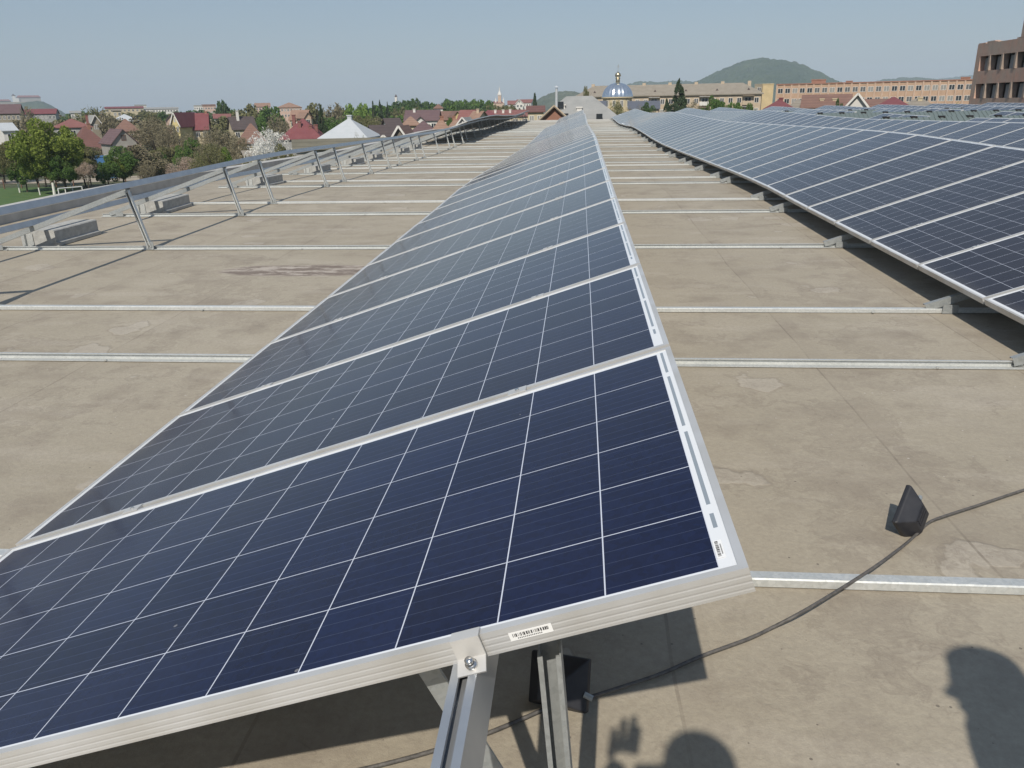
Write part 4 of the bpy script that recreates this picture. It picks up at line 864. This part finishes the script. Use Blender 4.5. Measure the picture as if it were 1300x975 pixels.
D0 = 100.0; pA = wp(1229, 136, D0); dirL = Vector((math.cos(az(1229)), -math.sin(az(1229)), 0)); dirD = Vector((math.sin(az(1229)), math.cos(az(1229)), 0))
fdir = (dirL*4.3 - dirD*9.5).normalized(); ang = math.atan2(fdir.y, fdir.x)
dr = empty('derelict_building', (pA.x, pA.y, GZ), ang); tag(dr, 'derelict brown multi storey building with rows of empty windows at the right edge', 'building')
zT = zpx(1232, 57, D0)-GZ; zW = [(zpx(1232, 91, D0)-GZ, zpx(1232, 72.7, D0)-GZ), (zpx(1232, 125, D0)-GZ, zpx(1232, 107, D0)-GZ)]; Lb = 34; bay = 2.5; nb = 13
segs = []; zc = zT
b = MB()
for (zlo, zhi) in zW: b.box(0, Lb, 0, .6, zhi, zc); zc = zlo
b.box(0, Lb, 0, .6, 0, zc); b.box(0, .5, .6, 16, 0, zT); b.box(0, Lb, 15.5, 16, 0, zT); b.box(Lb-.5, Lb, .6, 15.5, 0, zT); b.box(.5, Lb-.5, .6, 15.5, zT-.5, zT-.05)
for z_ in (zW[0][0]-.6, zW[1][0]-.6): b.box(.5, Lb-.5, .6, 15.5, z_, z_+.3)
b.box(0, .9, 0, .6, zW[0][0], zW[0][1]); b.box(0, .9, 0, .6, zW[1][0], zW[1][1])
for i in range(22): 
    xx = rnd.uniform(0, Lb-2); b.box(xx, xx+rnd.uniform(.5, 1.8), .02, .5, zT, zT+rnd.uniform(.05, .18))
wl = b.build('wall', M['derelict'], dr)
b = MB(); b.box(8.1, Lb, .02, 9, zT+.01, zpx(1292, 8, 90)-GZ+.2); b.build('tower', M['derelict'], dr)
for (zlo, zhi) in zW:
    for i in range(nb):
        xx = .9+i*bay
        b = MB(); b.box(xx+bay-.66, xx+bay-.34, -.06, .55, zlo, zhi); b.build('window_pier', M['pier'], dr)
        b = MB(); b.box(xx-.3, xx+bay-.68, .62, .7, zlo, zhi); b.box(xx+.1, xx+.85, .5, .56, zlo+.0, zhi-.15, 1); b.build('window', [M['dark'], M['w_grey']], dr)

# ================================================================== TREES
def leaf_mat(name, c1, c2, tr=.35):
    m = bpy.data.materials.new(name); m.use_nodes = True; g = NG(m); n = g.n; out = n['Material Output']; n.remove(n['Principled BSDF'])
    tc = n.new('ShaderNodeTexCoord'); a = g.noise(tc.outputs['Object'], 1.3, 3, .6); oi = n.new('ShaderNodeObjectInfo'); wn = n.new('ShaderNodeTexWhiteNoise'); wn.noise_dimensions = '3D'
    geo = n.new('ShaderNodeNewGeometry')
    col = g.mix(g.M('ADD', g.M('MULTIPLY', g.ramp(a, .35, .65), .7), g.M('MULTIPLY', geo.outputs['Random Per Island'], .3)), c1, c2)
    d = n.new('ShaderNodeBsdfDiffuse'); t = n.new('ShaderNodeBsdfTranslucent'); mx = n.new('ShaderNodeMixShader'); mx.inputs[0].default_value = tr
    g.l.new(col, d.inputs[0]); g.l.new(col, t.inputs[0]); g.l.new(d.outputs[0], mx.inputs[1]); g.l.new(t.outputs[0], mx.inputs[2]); g.l.new(mx.outputs[0], out.inputs[0]); return m
LM = {'spring': leaf_mat('spring_leaves', (0.195, 0.262, 0.055), (0.305, 0.354, 0.091), .42), 'green': leaf_mat('green_leaves', (0.104, 0.183, 0.055), (0.177, 0.268, 0.079), .42), 'olive': leaf_mat('olive_leaves', (0.183, 0.189, 0.091), (0.262, 0.250, 0.128)),
      'brown': leaf_mat('budding_twigs', (0.201, 0.177, 0.116), (0.287, 0.256, 0.171), .2), 'blossom': leaf_mat('white_blossom', (0.805, 0.781, 0.695), (0.850, 0.850, 0.850)), 'dark': leaf_mat('dark_needles', (0.043, 0.067, 0.039), (0.085, 0.116, 0.061), .1), 'pink': leaf_mat('pink_blossom', (0.439, 0.342, 0.268), (0.561, 0.451, 0.378)),
      'deep': leaf_mat('deep_leaves', (0.073, 0.128, 0.055), (0.134, 0.195, 0.079)), 'bright': leaf_mat('bright_leaves', (0.183, 0.293, 0.067), (0.293, 0.403, 0.104), .42)}
M['bark'] = mat('bark', (.09, .07, .05), .95, noise=(5, (.14, .115, .09), .8, 5)); M['lime'] = mat('limewash', (.7, .69, .65), .9)
def quads(C_, S_, rs, elong=1.0):
    n = len(C_); a = rs.normal(size=(n, 3)); a /= np.linalg.norm(a, axis=1)[:, None]; c = rs.normal(size=(n, 3)); b_ = np.cross(a, c); b_ /= np.linalg.norm(b_, axis=1)[:, None]
    a = a*S_[:, None]*elong; b_ = b_*S_[:, None]/elong
    V_ = np.stack([C_-a-b_*.6, C_+a*.2-b_, C_+a+b_*.5, C_-a*.3+b_], 1).reshape(-1, 3); return V_
def mesh_np(name, V_, m):
    n = len(V_)//4; me = bpy.data.meshes.new(name); me.vertices.add(n*4); me.vertices.foreach_set('co', V_.astype(np.float32).ravel())
    me.loops.add(n*4); me.loops.foreach_set('vertex_index', np.arange(n*4, dtype=np.int32)); me.polygons.add(n); me.polygons.foreach_set('loop_start', np.arange(0, n*4, 4, dtype=np.int32)); me.polygons.foreach_set('loop_total', np.full(n, 4, dtype=np.int32))
    me.materials.append(m); me.update(); me.validate(); return me
CR = {}
def crown_mesh(kind, var, mk, n=2600, ls=.035):
    """unit crown: z 0..1, radius .5"""
    key = (kind, var, mk)
    if key in CR: return CR[key]
    rs = np.random.RandomState(hash((len(kind)*7+var*13+sum(map(ord, kind)))) % 9999)
    if kind in ('round', 'sparse', 'shrub'):
        nc = {'round': 46, 'sparse': 60, 'shrub': 30}[kind]; cc = []
        while len(cc) < nc:
            p = rs.uniform(-1, 1, 3); 
            if np.linalg.norm(p) < 1 and np.linalg.norm(p) > .25: 
                wdt = 1.12 - .12*max(0, p[2])
                cc.append((p[0]*.40*wdt, p[1]*.40*wdt, .5+p[2]*.38))
        cc = np.array(cc); cr = rs.uniform(.07, .15, nc); idx = rs.randint(0, nc, n); d = rs.normal(size=(n, 3)); d /= np.linalg.norm(d, axis=1)[:, None]
        P_ = cc[idx] + d*(cr[idx]*rs.uniform(.45, 1.05, n)**.5)[:, None]; sz = rs.uniform(.5, 1.2, n)*ls
        if kind == 'sparse': V_ = quads(P_, sz*.8, rs, 2.3)
        else: V_ = quads(P_, sz, rs)
    elif kind == 'cone':
        t = rs.uniform(0, 1, n)**.75; a = rs.uniform(0, 2*np.pi, n); nb = 60; bt = rs.uniform(0, .97, nb)**.85; ba = rs.uniform(0, 2*np.pi, nb); bi = rs.randint(0, nb, n); t = np.clip(bt[bi]+rs.normal(0, .018, n), 0, .99); a = ba[bi]+rs.normal(0, .22, n); lob = rs.uniform(.45, 1.25, nb)[bi]
        rmax = (1-t)**.85*.5*lob*rs.uniform(.85, 1.1, n)+.01; rr = rmax*rs.uniform(.2, 1, n)**.5
        P_ = np.stack([rr*np.cos(a), rr*np.sin(a), t*.98-rr*.18+.02], 1); V_ = quads(P_, rs.uniform(.5, 1.2, n)*ls*(1.2-.6*t), rs, 1.5)
    elif kind == 'column':
        t = rs.uniform(0, 1, n); a = rs.uniform(0, 2*np.pi, n); rmax = .5*np.sin(np.pi*np.clip(t*.85+.12, 0, 1))**.7; rr = rmax*rs.uniform(.4, 1, n)**.5; P_ = np.stack([rr*np.cos(a), rr*np.sin(a), t], 1); V_ = quads(P_, rs.uniform(.5, 1.1, n)*ls, rs)
    me = mesh_np('crown', V_, LM[mk]); CR[key] = me; return me
TR = {}
def trunk_mesh(kind, var, lime=False):
    key = (kind, var, lime)
    if key in TR: return TR[key]
    rr = random.Random(var*31+len(kind)); b = MB(); lean = Vector((rr.uniform(-.03, .03), rr.uniform(-.03, .03), 0))
    if kind in ('cone', 'column'):
        b.tube([(0, 0, 0), (0, 0, .5), (0, 0, .97)], [.028, .016, .003], 7)
    else:
        top = Vector((0, 0, .36))+lean; b.tube([(0, 0, 0), lean*.5+Vector((0, 0, .18)), top], [.026, .021, .018], 8)
        for i in range(9):
            a = i*2.4+rr.uniform(-.3, .3); z = rr.uniform(.25, .36); r1 = rr.uniform(.18, .33); z1 = rr.uniform(.6, .92)
            s0 = lean*.8+Vector((0, 0, z)); e = Vector((r1*math.cos(a), r1*math.sin(a), z1)); mid = s0.lerp(e, .5)+Vector((rr.uniform(-.03, .03), rr.uniform(-.03, .03), .03))
            b.tube([s0, mid, e], [.012, .007, .002], 5)
            for q in range(3):
                e2 = mid.lerp(e, rr.uniform(.1, .8)); d = Vector((rr.uniform(-.14, .14), rr.uniform(-.14, .14), rr.uniform(.05, .16))); b.tube([e2, e2+d], [.004, .001], 4)
    ob = b.build('trunk', M['bark']); me = ob.data
    if lime:
        me.materials.append(M['lime'])
        for p_ in me.polygons:
            if p_.center.z < .16: p_.material_index = 1
    bpy.data.objects.remove(ob); TR[key] = me; return me
tc_ = [0]
def tree(name, label, px, yt, D, wpx, mk, kind='round', group=None, var=None, cb=.22, lime=False, n=None, ls=None, cat='tree'):
    """yt: row of the top; wpx: crown width in columns; cb: crown bottom as share of height"""
    tc_[0] += 1; v = var if var is not None else tc_[0] % 3
    c = wp(px, 136, D); Ht = zpx(px, yt, D)-GZ; W = wpx*ppm(px, D)
    r = empty(name, (c.x, c.y, GZ), rnd.uniform(0, 6.28)); tag(r, label, cat, group)
    n_ = n or (13000 if D < 200 else 6000 if D < 260 else 1800); l_ = ls or (.015 if D < 200 else .021 if D < 260 else .042)
    if kind == 'sparse': n_ = int(n_*.55)
    if kind == 'cone': n_ = int(n_*1.6)
    me = crown_mesh(kind, v + (10 if D >= 260 else 5 if D >= 200 else 0), mk, n_, l_)
    o = bpy.data.objects.new('crown', me); C.objects.link(o); o.parent = r; o.location = (0, 0, Ht*cb); W *= 1.45 if kind == 'cone' else 1; o.scale = (W*1.2, W*1.2, Ht*(1-cb)*1.03)
    t = bpy.data.objects.new('trunk', trunk_mesh(kind, v, lime)); C.objects.link(t); t.parent = r; sc = Ht; t.scale = (max(W*1.0, sc*.5), max(W*1.0, sc*.5), sc*.96)
    return r
T = tree
# left foreground trees
T('broadleaf_tree', 'big spreading yellow green tree at the left above the pitch', 47, 147, 140, 84, 'spring', 'round', n=None, cb=.16, lime=True, var=0)
T('broadleaf_tree', 'yellow green tree crowding the right side of the big spreading tree', 72, 165, 146, 40, 'spring', 'round', cb=.2, lime=True, var=1)
T('budding_tree', 'olive brown budding tree at the left picture edge', 2, 170, 150, 44, 'olive', 'round', cb=.2, lime=True, var=2)
T('fruit_tree', 'dark green fruit tree with limewashed trunk below the big spreading tree', 62, 196, 138, 34, 'green', 'round', 'fruit trees along the fence', cb=.25, lime=True)
T('fruit_tree', 'low green fruit tree with limewashed trunk at the left end of the road', 28, 192, 143, 38, 'spring', 'round', 'fruit trees along the fence', cb=.25, lime=True)
T('pink_blossom_tree', 'small pinkish blossom tree by the road', 94, 205, 138, 26, 'pink', 'sparse', 'fruit trees along the fence', cb=.42, lime=True)
T('young_tree', 'small green tree just right of the pink blossom tree', 116, 205, 147, 24, 'green', 'round', cb=.12)
T('budding_tree', 'yellowish green budding tree in front of the unfinished house', 140, 196, 150, 36, 'spring', 'sparse', cb=.15, lime=True)
T('broadleaf_tree', 'dark green tree rising in front of the balcony of the unfinished house', 163, 186, 160, 22, 'deep', 'round', cb=.12)
T('shrub_tree', 'green bushy tree right of the balcony', 186, 190, 155, 38, 'green', 'shrub', cb=.05)
T('shrub_tree', 'reddish brown budding shrub beside the road', 172, 206, 146, 26, 'brown', 'sparse', cb=.1, cat='shrub')
T('broadleaf_tree', 'bright green rounded tree below the yellow gabled house', 233, 174, 160, 38, 'green', 'round', cb=.1, var=1)
T('blossom_shrub', 'pale blossoming shrub below the bright green rounded tree', 224, 198, 140, 44, 'pink', 'sparse', cb=.1, cat='shrub')
T('bare_tree', 'big bare brownish tree right of the unfinished house', 192, 146, 192, 62, 'brown', 'sparse', cb=.12, var=0)
T('bare_tree', 'second brownish bare tree merging with the big bare one', 215, 156, 185, 44, 'brown', 'sparse', cb=.12, var=1)
T('bare_tree', 'spreading bare brown tree in front of the dark brown roofed house', 268, 158, 155, 60, 'brown', 'sparse', cb=.1, var=2)
T('bare_tree', 'bare greyish tree with visible forked trunk above the grey rail', 258, 180, 128, 50, 'olive', 'sparse', cb=.15, var=1)
T('column_shrub', 'bright lime green upright shrub beside the forked bare tree', 278, 189, 128, 18, 'bright', 'column', cb=.02, cat='shrub')
T('bare_tree', 'brown bare tree left of the white blossom tree', 300, 172, 135, 44, 'brown', 'sparse', cb=.12)
T('blossom_tree', 'large white blossoming tree in front of the tan hipped roof', 337, 161, 112, 58, 'blossom', 'sparse', cb=.2, var=0)
T('broadleaf_tree', 'olive green tree at the right foot of the white blossom tree', 352, 180, 108, 34, 'olive', 'round', cb=.15)
T('hedge_shrub', 'olive shrubs below the cream garden shed', 305, 200, 118, 60, 'olive', 'shrub', cb=.02, cat='shrub')
T('hedge_shrub', 'dark green shrub left of the forked bare tree', 252, 206, 130, 26, 'deep', 'shrub', cb=.02, cat='shrub')
T('budding_tree', 'dark bare tree beside the mauve roofed hall', 33, 133, 300, 18, 'brown', 'sparse', cb=.15)
T('budding_tree', 'tall round olive tree on the skyline left of the plum roofed shed', 116, 133, 270, 38, 'olive', 'sparse', cb=.15, var=0)
T('budding_tree', 'brown tree right of the tall round olive tree', 132, 140, 262, 30, 'brown', 'sparse', cb=.15)
T('budding_tree', 'greyish tree behind the red roofed house with square chimney', 98, 142, 285, 28, 'olive', 'sparse', cb=.15)
T('budding_tree', 'olive tree between the plum roofed shed and yellow gabled house', 190, 141, 300, 34, 'olive', 'sparse', cb=.15)
T('broadleaf_tree', 'low green tree left of the pink gabled cottage', 205, 139, 360, 24, 'deep', 'round', cb=.1)
T('broadleaf_tree', 'dark bushy tree breaking the skyline above the bright red roof', 281, 125.5, 340, 20, 'deep', 'round', cb=.1)
T('broadleaf_tree', 'green lower tree right of the dark bushy skyline tree', 292, 129, 345, 18, 'green', 'round', cb=.1)
T('broadleaf_tree', 'green spreading tree left of the orange roofed wing', 313, 129, 330, 34, 'olive', 'round', cb=.1)
T('broadleaf_tree', 'fresh green tree in front of the orange roofed wing', 342, 133, 300, 34, 'green', 'round', cb=.1)
T('broadleaf_tree', 'dark green tree behind the white blossom tree', 328, 146, 235, 28, 'green', 'round', cb=.1)
T('budding_tree', 'brown budding tree between the green tree and crimson roof', 350, 143, 230, 34, 'brown', 'sparse', cb=.1)
T('broadleaf_tree', 'olive tree over the cream gable on the skyline', 398, 129, 330, 28, 'olive', 'round', cb=.1)
T('spruce', 'narrow dark spruce between the crimson and zinc roofs', 406.5, 134.5, 175, 17, 'dark', 'cone', cb=.06)
T('budding_tree', 'grey brown trees right of the spruce', 424, 131, 260, 34, 'brown', 'sparse', cb=.1)
T('budding_tree', 'olive brown bush in front of the bright green trees', 467, 144, 190, 42, 'olive', 'sparse', cb=.1)
T('budding_tree', 'pale olive tree right of the grey brown trees', 434, 129, 330, 20, 'olive', 'round', cb=.1)
T('broadleaf_tree', 'bright green rounded tree, left of the pair on the skyline', 447, 128.5, 320, 24, 'bright', 'round', cb=.08)
T('broadleaf_tree', 'bright green rounded tree, right of the pair on the skyline', 461, 129.5, 325, 22, 'bright', 'round', cb=.08)
T('broadleaf_tree', 'soft green tree behind the dark conifers', 481, 128, 360, 34, 'green', 'round', cb=.08)
for px, yt, lb in ((473.5, 130, 'left'), (482.5, 128.5, 'middle and tallest'), (491.5, 130.5, 'right')):
    T('conifer', '%s of three dark pointed conifers on the skyline' % lb, px, yt, 300, 9, 'dark', 'cone', 'three dark conifers', cb=.04)
T('bush', 'sparse leafy bush in front of the zinc roof', 454, 166, 100, 22, 'olive', 'sparse', cb=.05, cat='shrub')
T('bush', 'low yellow green bush at the left foot of the zinc roof', 428, 174, 99, 18, 'spring', 'shrub', cb=.05, cat='shrub')
T('broadleaf_tree', 'yellow green shrub below the ochre cottage', 523, 156, 145, 22, 'spring', 'shrub', cb=.05)
T('broadleaf_tree', 'green shrub tree between the plum roof and terracotta pyramid', 541, 151, 150, 24, 'olive', 'shrub', cb=.05)
T('broadleaf_tree', 'green tree between the two terracotta pyramids', 569, 147, 160, 18, 'green', 'round', cb=.05)
# woods on the skyline
rw = random.Random(5)
def wood(pxs, ytop, D, mk, grp, labels, wd):
    for i, px in enumerate(pxs):
        T('woodland_tree', labels, px+rw.uniform(-1, 1), ytop(px)+rw.uniform(-1, 1.2), D+rw.uniform(-25, 25), wd*rw.uniform(1.5, 2.1), mk if isinstance(mk, str) else rw.choice(mk), 'round', grp, cb=.06)
wood(range(498, 552, 6), lambda p: 130-8*math.exp(-((p-522)/17)**2), 420, ['deep', 'green', 'deep'], 'wooded rise below the small white tower', 'green tree in the wooded rise below the small white tower', 13)
wood(range(500, 550, 8), lambda p: 133.5, 360, ['green', 'olive', 'deep'], 'front trees of the wooded rise', 'tree at the front foot of the wooded rise', 14)
wood(range(564, 624, 6), lambda p: 124+1.2*math.sin(p*.4), 400, ['deep', 'green'], 'wood left of the pink church', 'green tree in the dense wood left of the pink church', 13)
wood(range(562, 622, 8), lambda p: 131, 340, ['green', 'deep'], 'front trees of the wood by the pink church', 'tree at the front edge of the wood left of the pink church', 14)
wood(range(622, 658, 6), lambda p: 131.5, 330, ['brown', 'olive'], 'bare trees below the pink church', 'brown bare tree below the pink church', 11)
wood(range(-60, 300, 24), lambda p: 143-p*.018, 520, ['olive', 'brown', 'deep'], 'trees on the far left skyline', 'small dull tree on the far left skyline', 26)
wood(range(10, 300, 22), lambda p: 150-p*.015, 290, ['olive', 'brown', 'brown'], 'bare trees between the left houses', 'dull budding tree among the left houses', 26)
wood(range(420, 600, 18), lambda p: 146, 255, ['olive', 'brown', 'green'], 'garden trees in the middle of town', 'small garden tree between the middle houses', 18)
wood(range(-40, 220, 26), lambda p: 183, 172, ['olive', 'green', 'brown'], 'garden trees behind the road', 'garden tree between the road and the nearest left houses', 28)
T('cypress', 'slim dark cypress right of the white villa', 679, 120.5, 300, 6, 'dark', 'column', cb=.02)
T('spruce', 'large dark spruce in front of the cream apartment block', 861, 101.5, 185, 34, 'dark', 'cone', cb=.04, n=6500)
T('spruce', 'shorter dark conifer at the left foot of the large spruce', 846, 127, 180, 24, 'dark', 'cone', cb=.02)
T('budding_tree', 'brownish olive tree in front of the dome drum', 783, 125, 150, 46, 'olive', 'sparse', cb=.1)
T('broadleaf_tree', 'dark green tree right of the dome', 824, 128, 170, 34, 'deep', 'round', cb=.05)
T('budding_tree', 'faint brown bare tree between the dome and green tree', 806, 131, 165, 30, 'brown', 'sparse', cb=.05)
T('bare_tree', 'brownish bare tree right of the large spruce', 880, 124, 200, 34, 'brown', 'sparse', cb=.1)
T('broadleaf_tree', 'rounded green tree, left of the pair by the apartment block', 903, 119.5, 175, 34, 'green', 'round', cb=.06)
T('broadleaf_tree', 'taller green tree, right of the pair by the apartment block', 923, 117.5, 172, 42, 'green', 'round', cb=.06)
T('broadleaf_tree', 'small green tree at the right end of the apartment block', 952, 128, 180, 22, 'green', 'round', cb=.05)
T('broadleaf_tree', 'dark green ball tree beside the white gable', 1064, 122.5, 125, 22, 'deep', 'round', cb=.05)
T('broadleaf_tree', 'yellow green tree against the foot of the derelict building', 1216, 119, 115, 40, 'spring', 'round', cb=.05)
T('bush', 'pale olive bush on the gable end of the cream apartment block', 743, 108, 255, 10, 'olive', 'round', cb=.5)

# ================================================================== PEOPLE (out of frame, their shadows fall on the roof)
def skin_mesh(name, J, E, Rr, m, parent, rootv=0, sub=1):
    me = bpy.data.meshes.new(name); me.from_pydata([tuple(j) for j in J], E, []); me.materials.append(m); o = bpy.data.objects.new(name, me); C.objects.link(o); o.parent = parent
    md = o.modifiers.new('skin', 'SKIN'); sv = me.skin_vertices[0].data if me.skin_vertices else None
    if sv is None:
        bm = bmesh.new(); bm.from_mesh(me); bm.verts.layers.skin.verify(); bm.to_mesh(me); bm.free(); sv = me.skin_vertices[0].data
    for i, r_ in enumerate(Rr): sv[i].radius = r_ if isinstance(r_, tuple) else (r_, r_); sv[i].use_root = (i == rootv)
    s = o.modifiers.new('sub', 'SUBSURF'); s.levels = sub; s.render_levels = 2; md.use_smooth_shade = True; return o
def person(loc, rz, H_, arms, shirt, trouser, label, head_yaw=0.0):
    """local: faces +y. arms: (elbow, wrist) local points for left(-x), right(+x)"""
    r = empty('person', loc, rz); tag(r, label, 'person'); k = H_/1.8
    J = []; E = []; Q = []
    def jn(p, rad, par=None):
        J.append(Vector(p)*k); Q.append(tuple(x*k for x in rad) if isinstance(rad, tuple) else rad*k)
        if par is not None: E.append((par, len(J)-1))
        return len(J)-1
    pel = jn((0, 0, .95), (.12, .09)); wa = jn((0, 0, 1.12), (.115, .085), pel); chv = jn((0, .01, 1.32), (.14, .095), wa); nb_ = jn((0, 0, 1.46), (.075, .06), chv); nk = jn((0, .015, 1.54), .055, nb_)
    hd = jn((0, .03, 1.62), (.070, .085), nk); hd2 = jn((0, .03, 1.70), (.078, .095), hd); tp = jn((0, .02, 1.77), (.055, .065), hd2)
    for s, (el, wr) in zip((-1, 1), arms):
        sh = jn((s*.175, 0, 1.43), .045, nb_); e = jn(Vector(el)/k, .036, sh); w_ = jn(Vector(wr)/k, .028, e)
        hip = jn((s*.09, 0, .86), .075, pel); kn = jn((s*.11, .02, .49), .052, hip); an = jn((s*.12, -.01, .09), .038, kn); jn((s*.13, .10, .04), (.042, .03), an)
    skin_mesh('body', J, E, Q, M['skin'], r)
    # nose and ears
    b = MB(); b.tube([Vector((0, .098, 1.70))*k, Vector((0, .122, 1.655))*k, Vector((0, .105, 1.645))*k], [.010*k, .015*k, .012*k], 8); b.tube([Vector((0, .09, 1.60))*k, Vector((0, .105, 1.615))*k], [.02*k, .014*k], 8); b.build('nose', M['skin'], r, True)
    # hair
    b = MB(); lathe(b, [(.01, 1.815*k), (.05*k, 1.805*k), (.082*k, 1.775*k), (.088*k, 1.72*k), (.086*k, 1.66*k)], 16); o = b.build('hair', M['hair'], r, True); o.location = (0, .005, .0); o.scale = (.95, 1.12, 1)
    # shirt
    J2 = [Vector((0, 0, .86))*k, Vector((0, 0, 1.12))*k, Vector((0, .01, 1.32))*k, Vector((0, 0, 1.46))*k]; Q2 = [(.192*k, .150*k), (.165*k, .130*k), (.190*k, .140*k), (.115*k, .10*k)]; E2 = [(0, 1), (1, 2), (2, 3)]
    for s, (el, wr) in zip((-1, 1), arms):
        J2.append(Vector((s*.185, 0, 1.44))*k); Q2.append((.072*k,)*2); E2.append((3, len(J2)-1)); J2.append(Vector(el)); Q2.append((.056*k,)*2); E2.append((len(J2)-2, len(J2)-1)); J2.append(Vector(el).lerp(Vector(wr), .8)); Q2.append((.043*k,)*2); E2.append((len(J2)-2, len(J2)-1))
    skin_mesh('shirt', J2, E2, Q2, M[shirt], r)
    J3 = [Vector((0, 0, 1.06))*k, Vector((0, 0, .93))*k]; Q3 = [(.140*k, .108*k), (.165*k, .128*k)]; E3 = [(0, 1)]
    for s in (-1, 1):
        for p, q in (((s*.09, 0, .86), .105), ((s*.11, .02, .49), .078), ((s*.12, -.01, .12), .062)):
            J3.append(Vector(p)*k); Q3.append((q*k,)*2); n_ = len(J3)-1; E3.append((1 if abs(p[2]-.86) < .01 else n_-1, n_))
    skin_mesh('trousers', J3, E3, Q3, M[trouser], r, rootv=1)
    for s in (-1, 1):
        b = MB(); pr_ = [(-.045, 0), (.045, 0), (.05, .03), (.03, .075), (-.03, .075), (-.05, .03)]
        b.sweep(pr_, [Vector((s*.12, -.08, 0))*1.0, Vector((s*.12, .04, 0)), Vector((s*.135, .19, 0))], [(Vector((1, 0, 0)), Vector((0, 0, 1))), (Vector((1, 0, 0)), Vector((0, 0, 1.0))), (Vector((.75, 0, 0)), Vector((0, 0, .6)))]); b.build('shoe', M['shoe'], r)
    # hands: palm with five separate bent fingers
    return r
def hand(parent, W_, fdirs, palm_to, m=None):
    """W_: wrist; palm_to: knuckle centre; fdirs: list of finger polylines (points)"""
    J = [Vector(W_), (Vector(W_)+Vector(palm_to))/2, Vector(palm_to)]; Q = [(.026, .02), (.036, .017), (.036, .014)]; E = [(0, 1), (1, 2)]
    o = skin_mesh('hand', J, E, Q, M['skin'], parent)
    for pts in fdirs:
        skin_mesh('finger', [Vector(p) for p in pts], [(i, i+1) for i in range(len(pts)-1)], [(.0105, .0105)]+[(.0098, .0098)]*(len(pts)-2)+[(.0085, .0085)], M['skin'], parent)
ph_loc = Vector((.045, -.36, RZ(-.36)))
L0 = lambda x, y, z: (x-ph_loc.x, y-ph_loc.y, z-ph_loc.z)
A = person(ph_loc, 0, 1.84, ((L0(-.32, -.22, 1.20), L0(-.115, -.06, 1.375)), (L0(.40, -.22, 1.18), L0(.13, -.05, 1.33))), 'cloth1', 'cloth3', 'person in a blue shirt holding a phone up to take the picture')
hand(A, L0(-.115, -.06, 1.375), [[L0(-.060, -.035, 1.475), L0(-.055, -.02, 1.51), L0(-.050, -.005, 1.54)], [L0(-.078, -.035, 1.48), L0(-.070, -.02, 1.52), L0(-.062, -.003, 1.572)], [L0(-.096, -.035, 1.478), L0(-.090, -.02, 1.515), L0(-.086, -.003, 1.562)], [L0(-.112, -.038, 1.465), L0(-.110, -.025, 1.495), L0(-.108, -.01, 1.535)], [L0(-.07, -.055, 1.43), L0(-.048, -.045, 1.435), L0(-.034, -.03, 1.43)]], L0(-.087, -.038, 1.46))
hand(A, L0(.13, -.05, 1.33), [[L0(.115, -.022, 1.41), L0(.108, -.004, 1.43), L0(.09, -.002, 1.44)], [L0(.118, -.022, 1.40), L0(.112, -.004, 1.41), L0(.092, -.002, 1.415)], [L0(.12, -.024, 1.385), L0(.113, -.006, 1.39), L0(.094, -.004, 1.392)], [L0(.12, -.028, 1.37), L0(.113, -.010, 1.372), L0(.096, -.008, 1.372)], [L0(.12, -.045, 1.38), L0(.10, -.042, 1.40), L0(.08, -.036, 1.41)]], L0(.12, -.028, 1.385))
# the phone: lens flush with the camera
ph = empty('phone'); q_ = camo.matrix_world.to_3x3().to_4x4(); q_.translation = CAM - fw*.012; ph.matrix_world = q_; tag(ph, 'dark mobile phone held in landscape by the photographer', 'phone')
b = MB(); b.box(-.055, .095, -.05, .022, -.0005, .0075); b.build('body', M['blackp'], ph); b = MB(); b.box(-.050, .090, -.046, .018, .0076, .0079); b.build('screen', M['pane'], ph)
B2 = Vector((.835, .09, RZ(.09)))
Bp = person(B2, R(90), 1.76, (((-.27, .02, 1.12), (-.20, .20, .98)), ((.27, .0, 1.12), (.22, .12, .90))), 'cloth2', 'cloth3', 'person in a grey shirt standing right of the photographer, head shadow at lower right')
for s, W_ in ((-1, (-.20, .20, .98)), (1, (.22, .12, .90))):
    W_ = Vector(W_); kn = W_+Vector((0, .03, -.085)); hand(Bp, W_, [[kn+Vector((dx, .0, -.005)), kn+Vector((dx*1.1, .012, -.035)), kn+Vector((dx*1.1, .005, -.035-ln))] for dx, ln in ((-.027, .028), (-.009, .036), (.009, .032), (.027, .022))] + [[W_+Vector((-s*.02, .02, -.03)), W_+Vector((-s*.04, .035, -.055)), W_+Vector((-s*.04, .04, -.08))]], kn)

# ================================================================== HAZE
hz = bpy.data.materials.new('haze_air'); hz.use_nodes = True; n = hz.node_tree.nodes; n.remove(n['Principled BSDF'])
pv = n.new('ShaderNodeVolumePrincipled'); pv.inputs['Color'].default_value = (.72, .86, 1.0, 1); pv.inputs['Density'].default_value = 1.7e-4; pv.inputs['Anisotropy'].default_value = -.1
hz.node_tree.links.new(pv.outputs[0], n['Material Output'].inputs['Volume'])
b = MB(); b.box(-6700, 6700, -6700, 6700, GZ-1.5, 240); tag(b.build('haze', hz), 'thin bluish haze over the town and hills', 'haze', kind='stuff')
